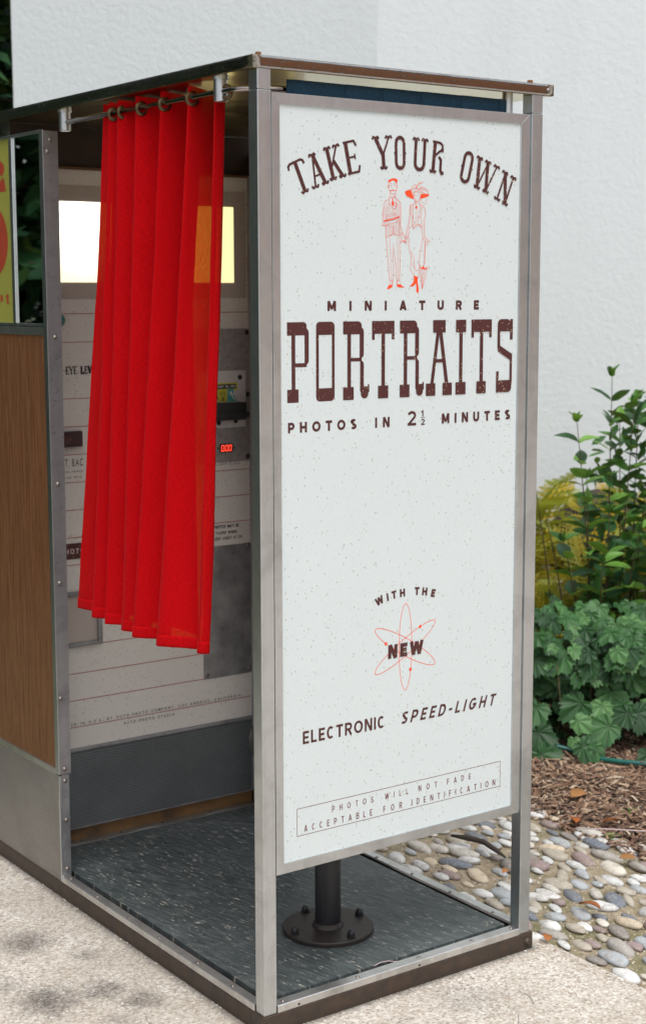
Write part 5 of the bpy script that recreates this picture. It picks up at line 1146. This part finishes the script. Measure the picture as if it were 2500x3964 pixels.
from_py('roof', [(x, y, hgt+.002) for x, y in foot_]+[(x, y, hgt+.2) for x, y in foot_], [tuple(range(nb, 2*nb)), tuple(reversed(range(nb)))]+[(i, (i+1) % nb, nb+(i+1) % nb, nb+i) for i in range(nb)], MT['roofing'], white)

# ================================================================== TREES to the left (seen past the wall and in the mirror)
def conifer(seed, h, r, nb_=130):
    rs = random.Random(seed); bm = bmesh.new(); tube_bm(bm, [(0, 0, 0), (.05, 0, h*.4), (0, .05, h*.97)], [h*.022, h*.015, .01], 10); tr = bpy.data.meshes.new('trunk')
    pos, dirs = [], []
    for i in range(nb_):
        t = (i+rs.random())/nb_; z = h*(.02+.96*t); L = r*(1-t)**.75*rs.uniform(.65, 1.1)+.15; a = rs.uniform(0, 6.283); d = Vector((math.cos(a), math.sin(a), rs.uniform(-.25, .15)))
        tube_bm(bm, [(0, 0, z), tuple(Vector((0, 0, z))+d*L*.5), tuple(Vector((0, 0, z))+d*L+Vector((0, 0, -.12*L)))], [.02, .012, .004], 4)
        for k in range(int(85*L/1.2)+14):
            u = rs.uniform(.12, 1)**.8; c = Vector((0, 0, z))+d*L*u+Vector((0, 0, -.12*L*u*u)); sdw = Vector((-d.y, d.x, 0))*rs.gauss(0, .16+.12*L*(1-u*.5)); pos.append(tuple(c+sdw+Vector((0, 0, rs.gauss(-.05, .07)))))
    bm.to_mesh(tr); bm.free(); tr.materials.append(MT['bark']); return tr, np.array(pos)
card_v = [(0, -.25, 0), (1, -.1, -.25), (1, .15, -.3), (0, .25, 0), (.5, .5, -.05), (.5, -.5, -.1)]; card_f = [(0, 5, 1), (0, 1, 2), (0, 2, 3), (3, 2, 4)]
kinds = []
for sd__, h, r in ((1, 6.5, 1.9), (2, 8.0, 2.2)):
    tr, pos = conifer(sd__, h, r); n = len(pos); s = RNG.uniform(.10, .23, n); o = scatter('crown', card_v, card_f, pos, np.stack([s*1.2, s*.55, s], 1), rots(n, .45), MT['conifer']); kinds.append((tr, o.data)); bpy.data.objects.remove(o)
tree_at = [(1, 2.15, 8.05, 'dark evergreen tree seen in the upper left corner beyond the white wall'), (0, 3.0, 10.2, 'dark evergreen tree behind the white building, beyond the one at the upper left corner'), (0, -.2, 8.3, 'dark evergreen standing left of the white building past the booth mirror'), (1, -2.2, 6.6, 'nearest dark evergreen left of the booth, reflected in its mirror'), (0, -3.6, 5.2, 'dark evergreen left of the booth with low branches'), (1, -5.2, 6.4, 'tall dark evergreen farther left of the booth'), (1, -5.0, 3.2, 'dark evergreen at the left edge of the paved area'), (0, -1.4, 10.6, 'evergreen in the second row behind the booth mirror'), (1, 4.2, 10.4, 'dark evergreen tree close behind the left end of the white building'), (1, -6.8, 4.4, 'leftmost evergreen of the back row')]
for kd, x, y, lb in tree_at:
    t = empty('evergreen_tree', (x, y, -.09), lb, 'tree', 'dark evergreens left of the building'); t.rotation_euler = (0, 0, x*1.7)
    for nm, me in (('trunk', kinds[kd][0]), ('crown', kinds[kd][1])): o = bpy.data.objects.new(nm, me); COL.objects.link(o); o.parent = t

# ================================================================== BRICK HOUSE behind the photographer (reflected in the polished band)
hb_ = empty('brick_house', (14, -19.0, -.09), 'reddish brick house across the path, reflected in the roof band of the booth', 'house')
hx0, hx1, hy0, hy1 = 6.0, 24.0, -25.0, -16.0
def hbox(n_, a, m): return box(n_, *a, m, hb_, 0)
hbox('wall', (hx0, hx1, hy0, hy1, -.09, 5.8), MT['brick']); hbox('cornice', (hx0-.1, hx1+.1, hy0-.1, hy1+.1, 5.81, 6.0), MT['white_print'])
prism('roof', [(hx0-.4, 6.02), (hx1+.4, 6.02), ((hx0+hx1)/2+2, 8.4), ((hx0+hx1)/2-2, 8.4)], hy0-.3, hy1+.4, MT['roofing'], hb_)
for i in range(5): x = 7.2+i*3.5; w_ = hbox('window', (x, x+1.1, hy1+.002, hy1+.06, .9, 2.4), MT['white_print']); g_ = box('pane', x+.08, x+1.02, hy1+.0605, hy1+.07, .98, 2.32, MT['dark_glass'], w_, 0)
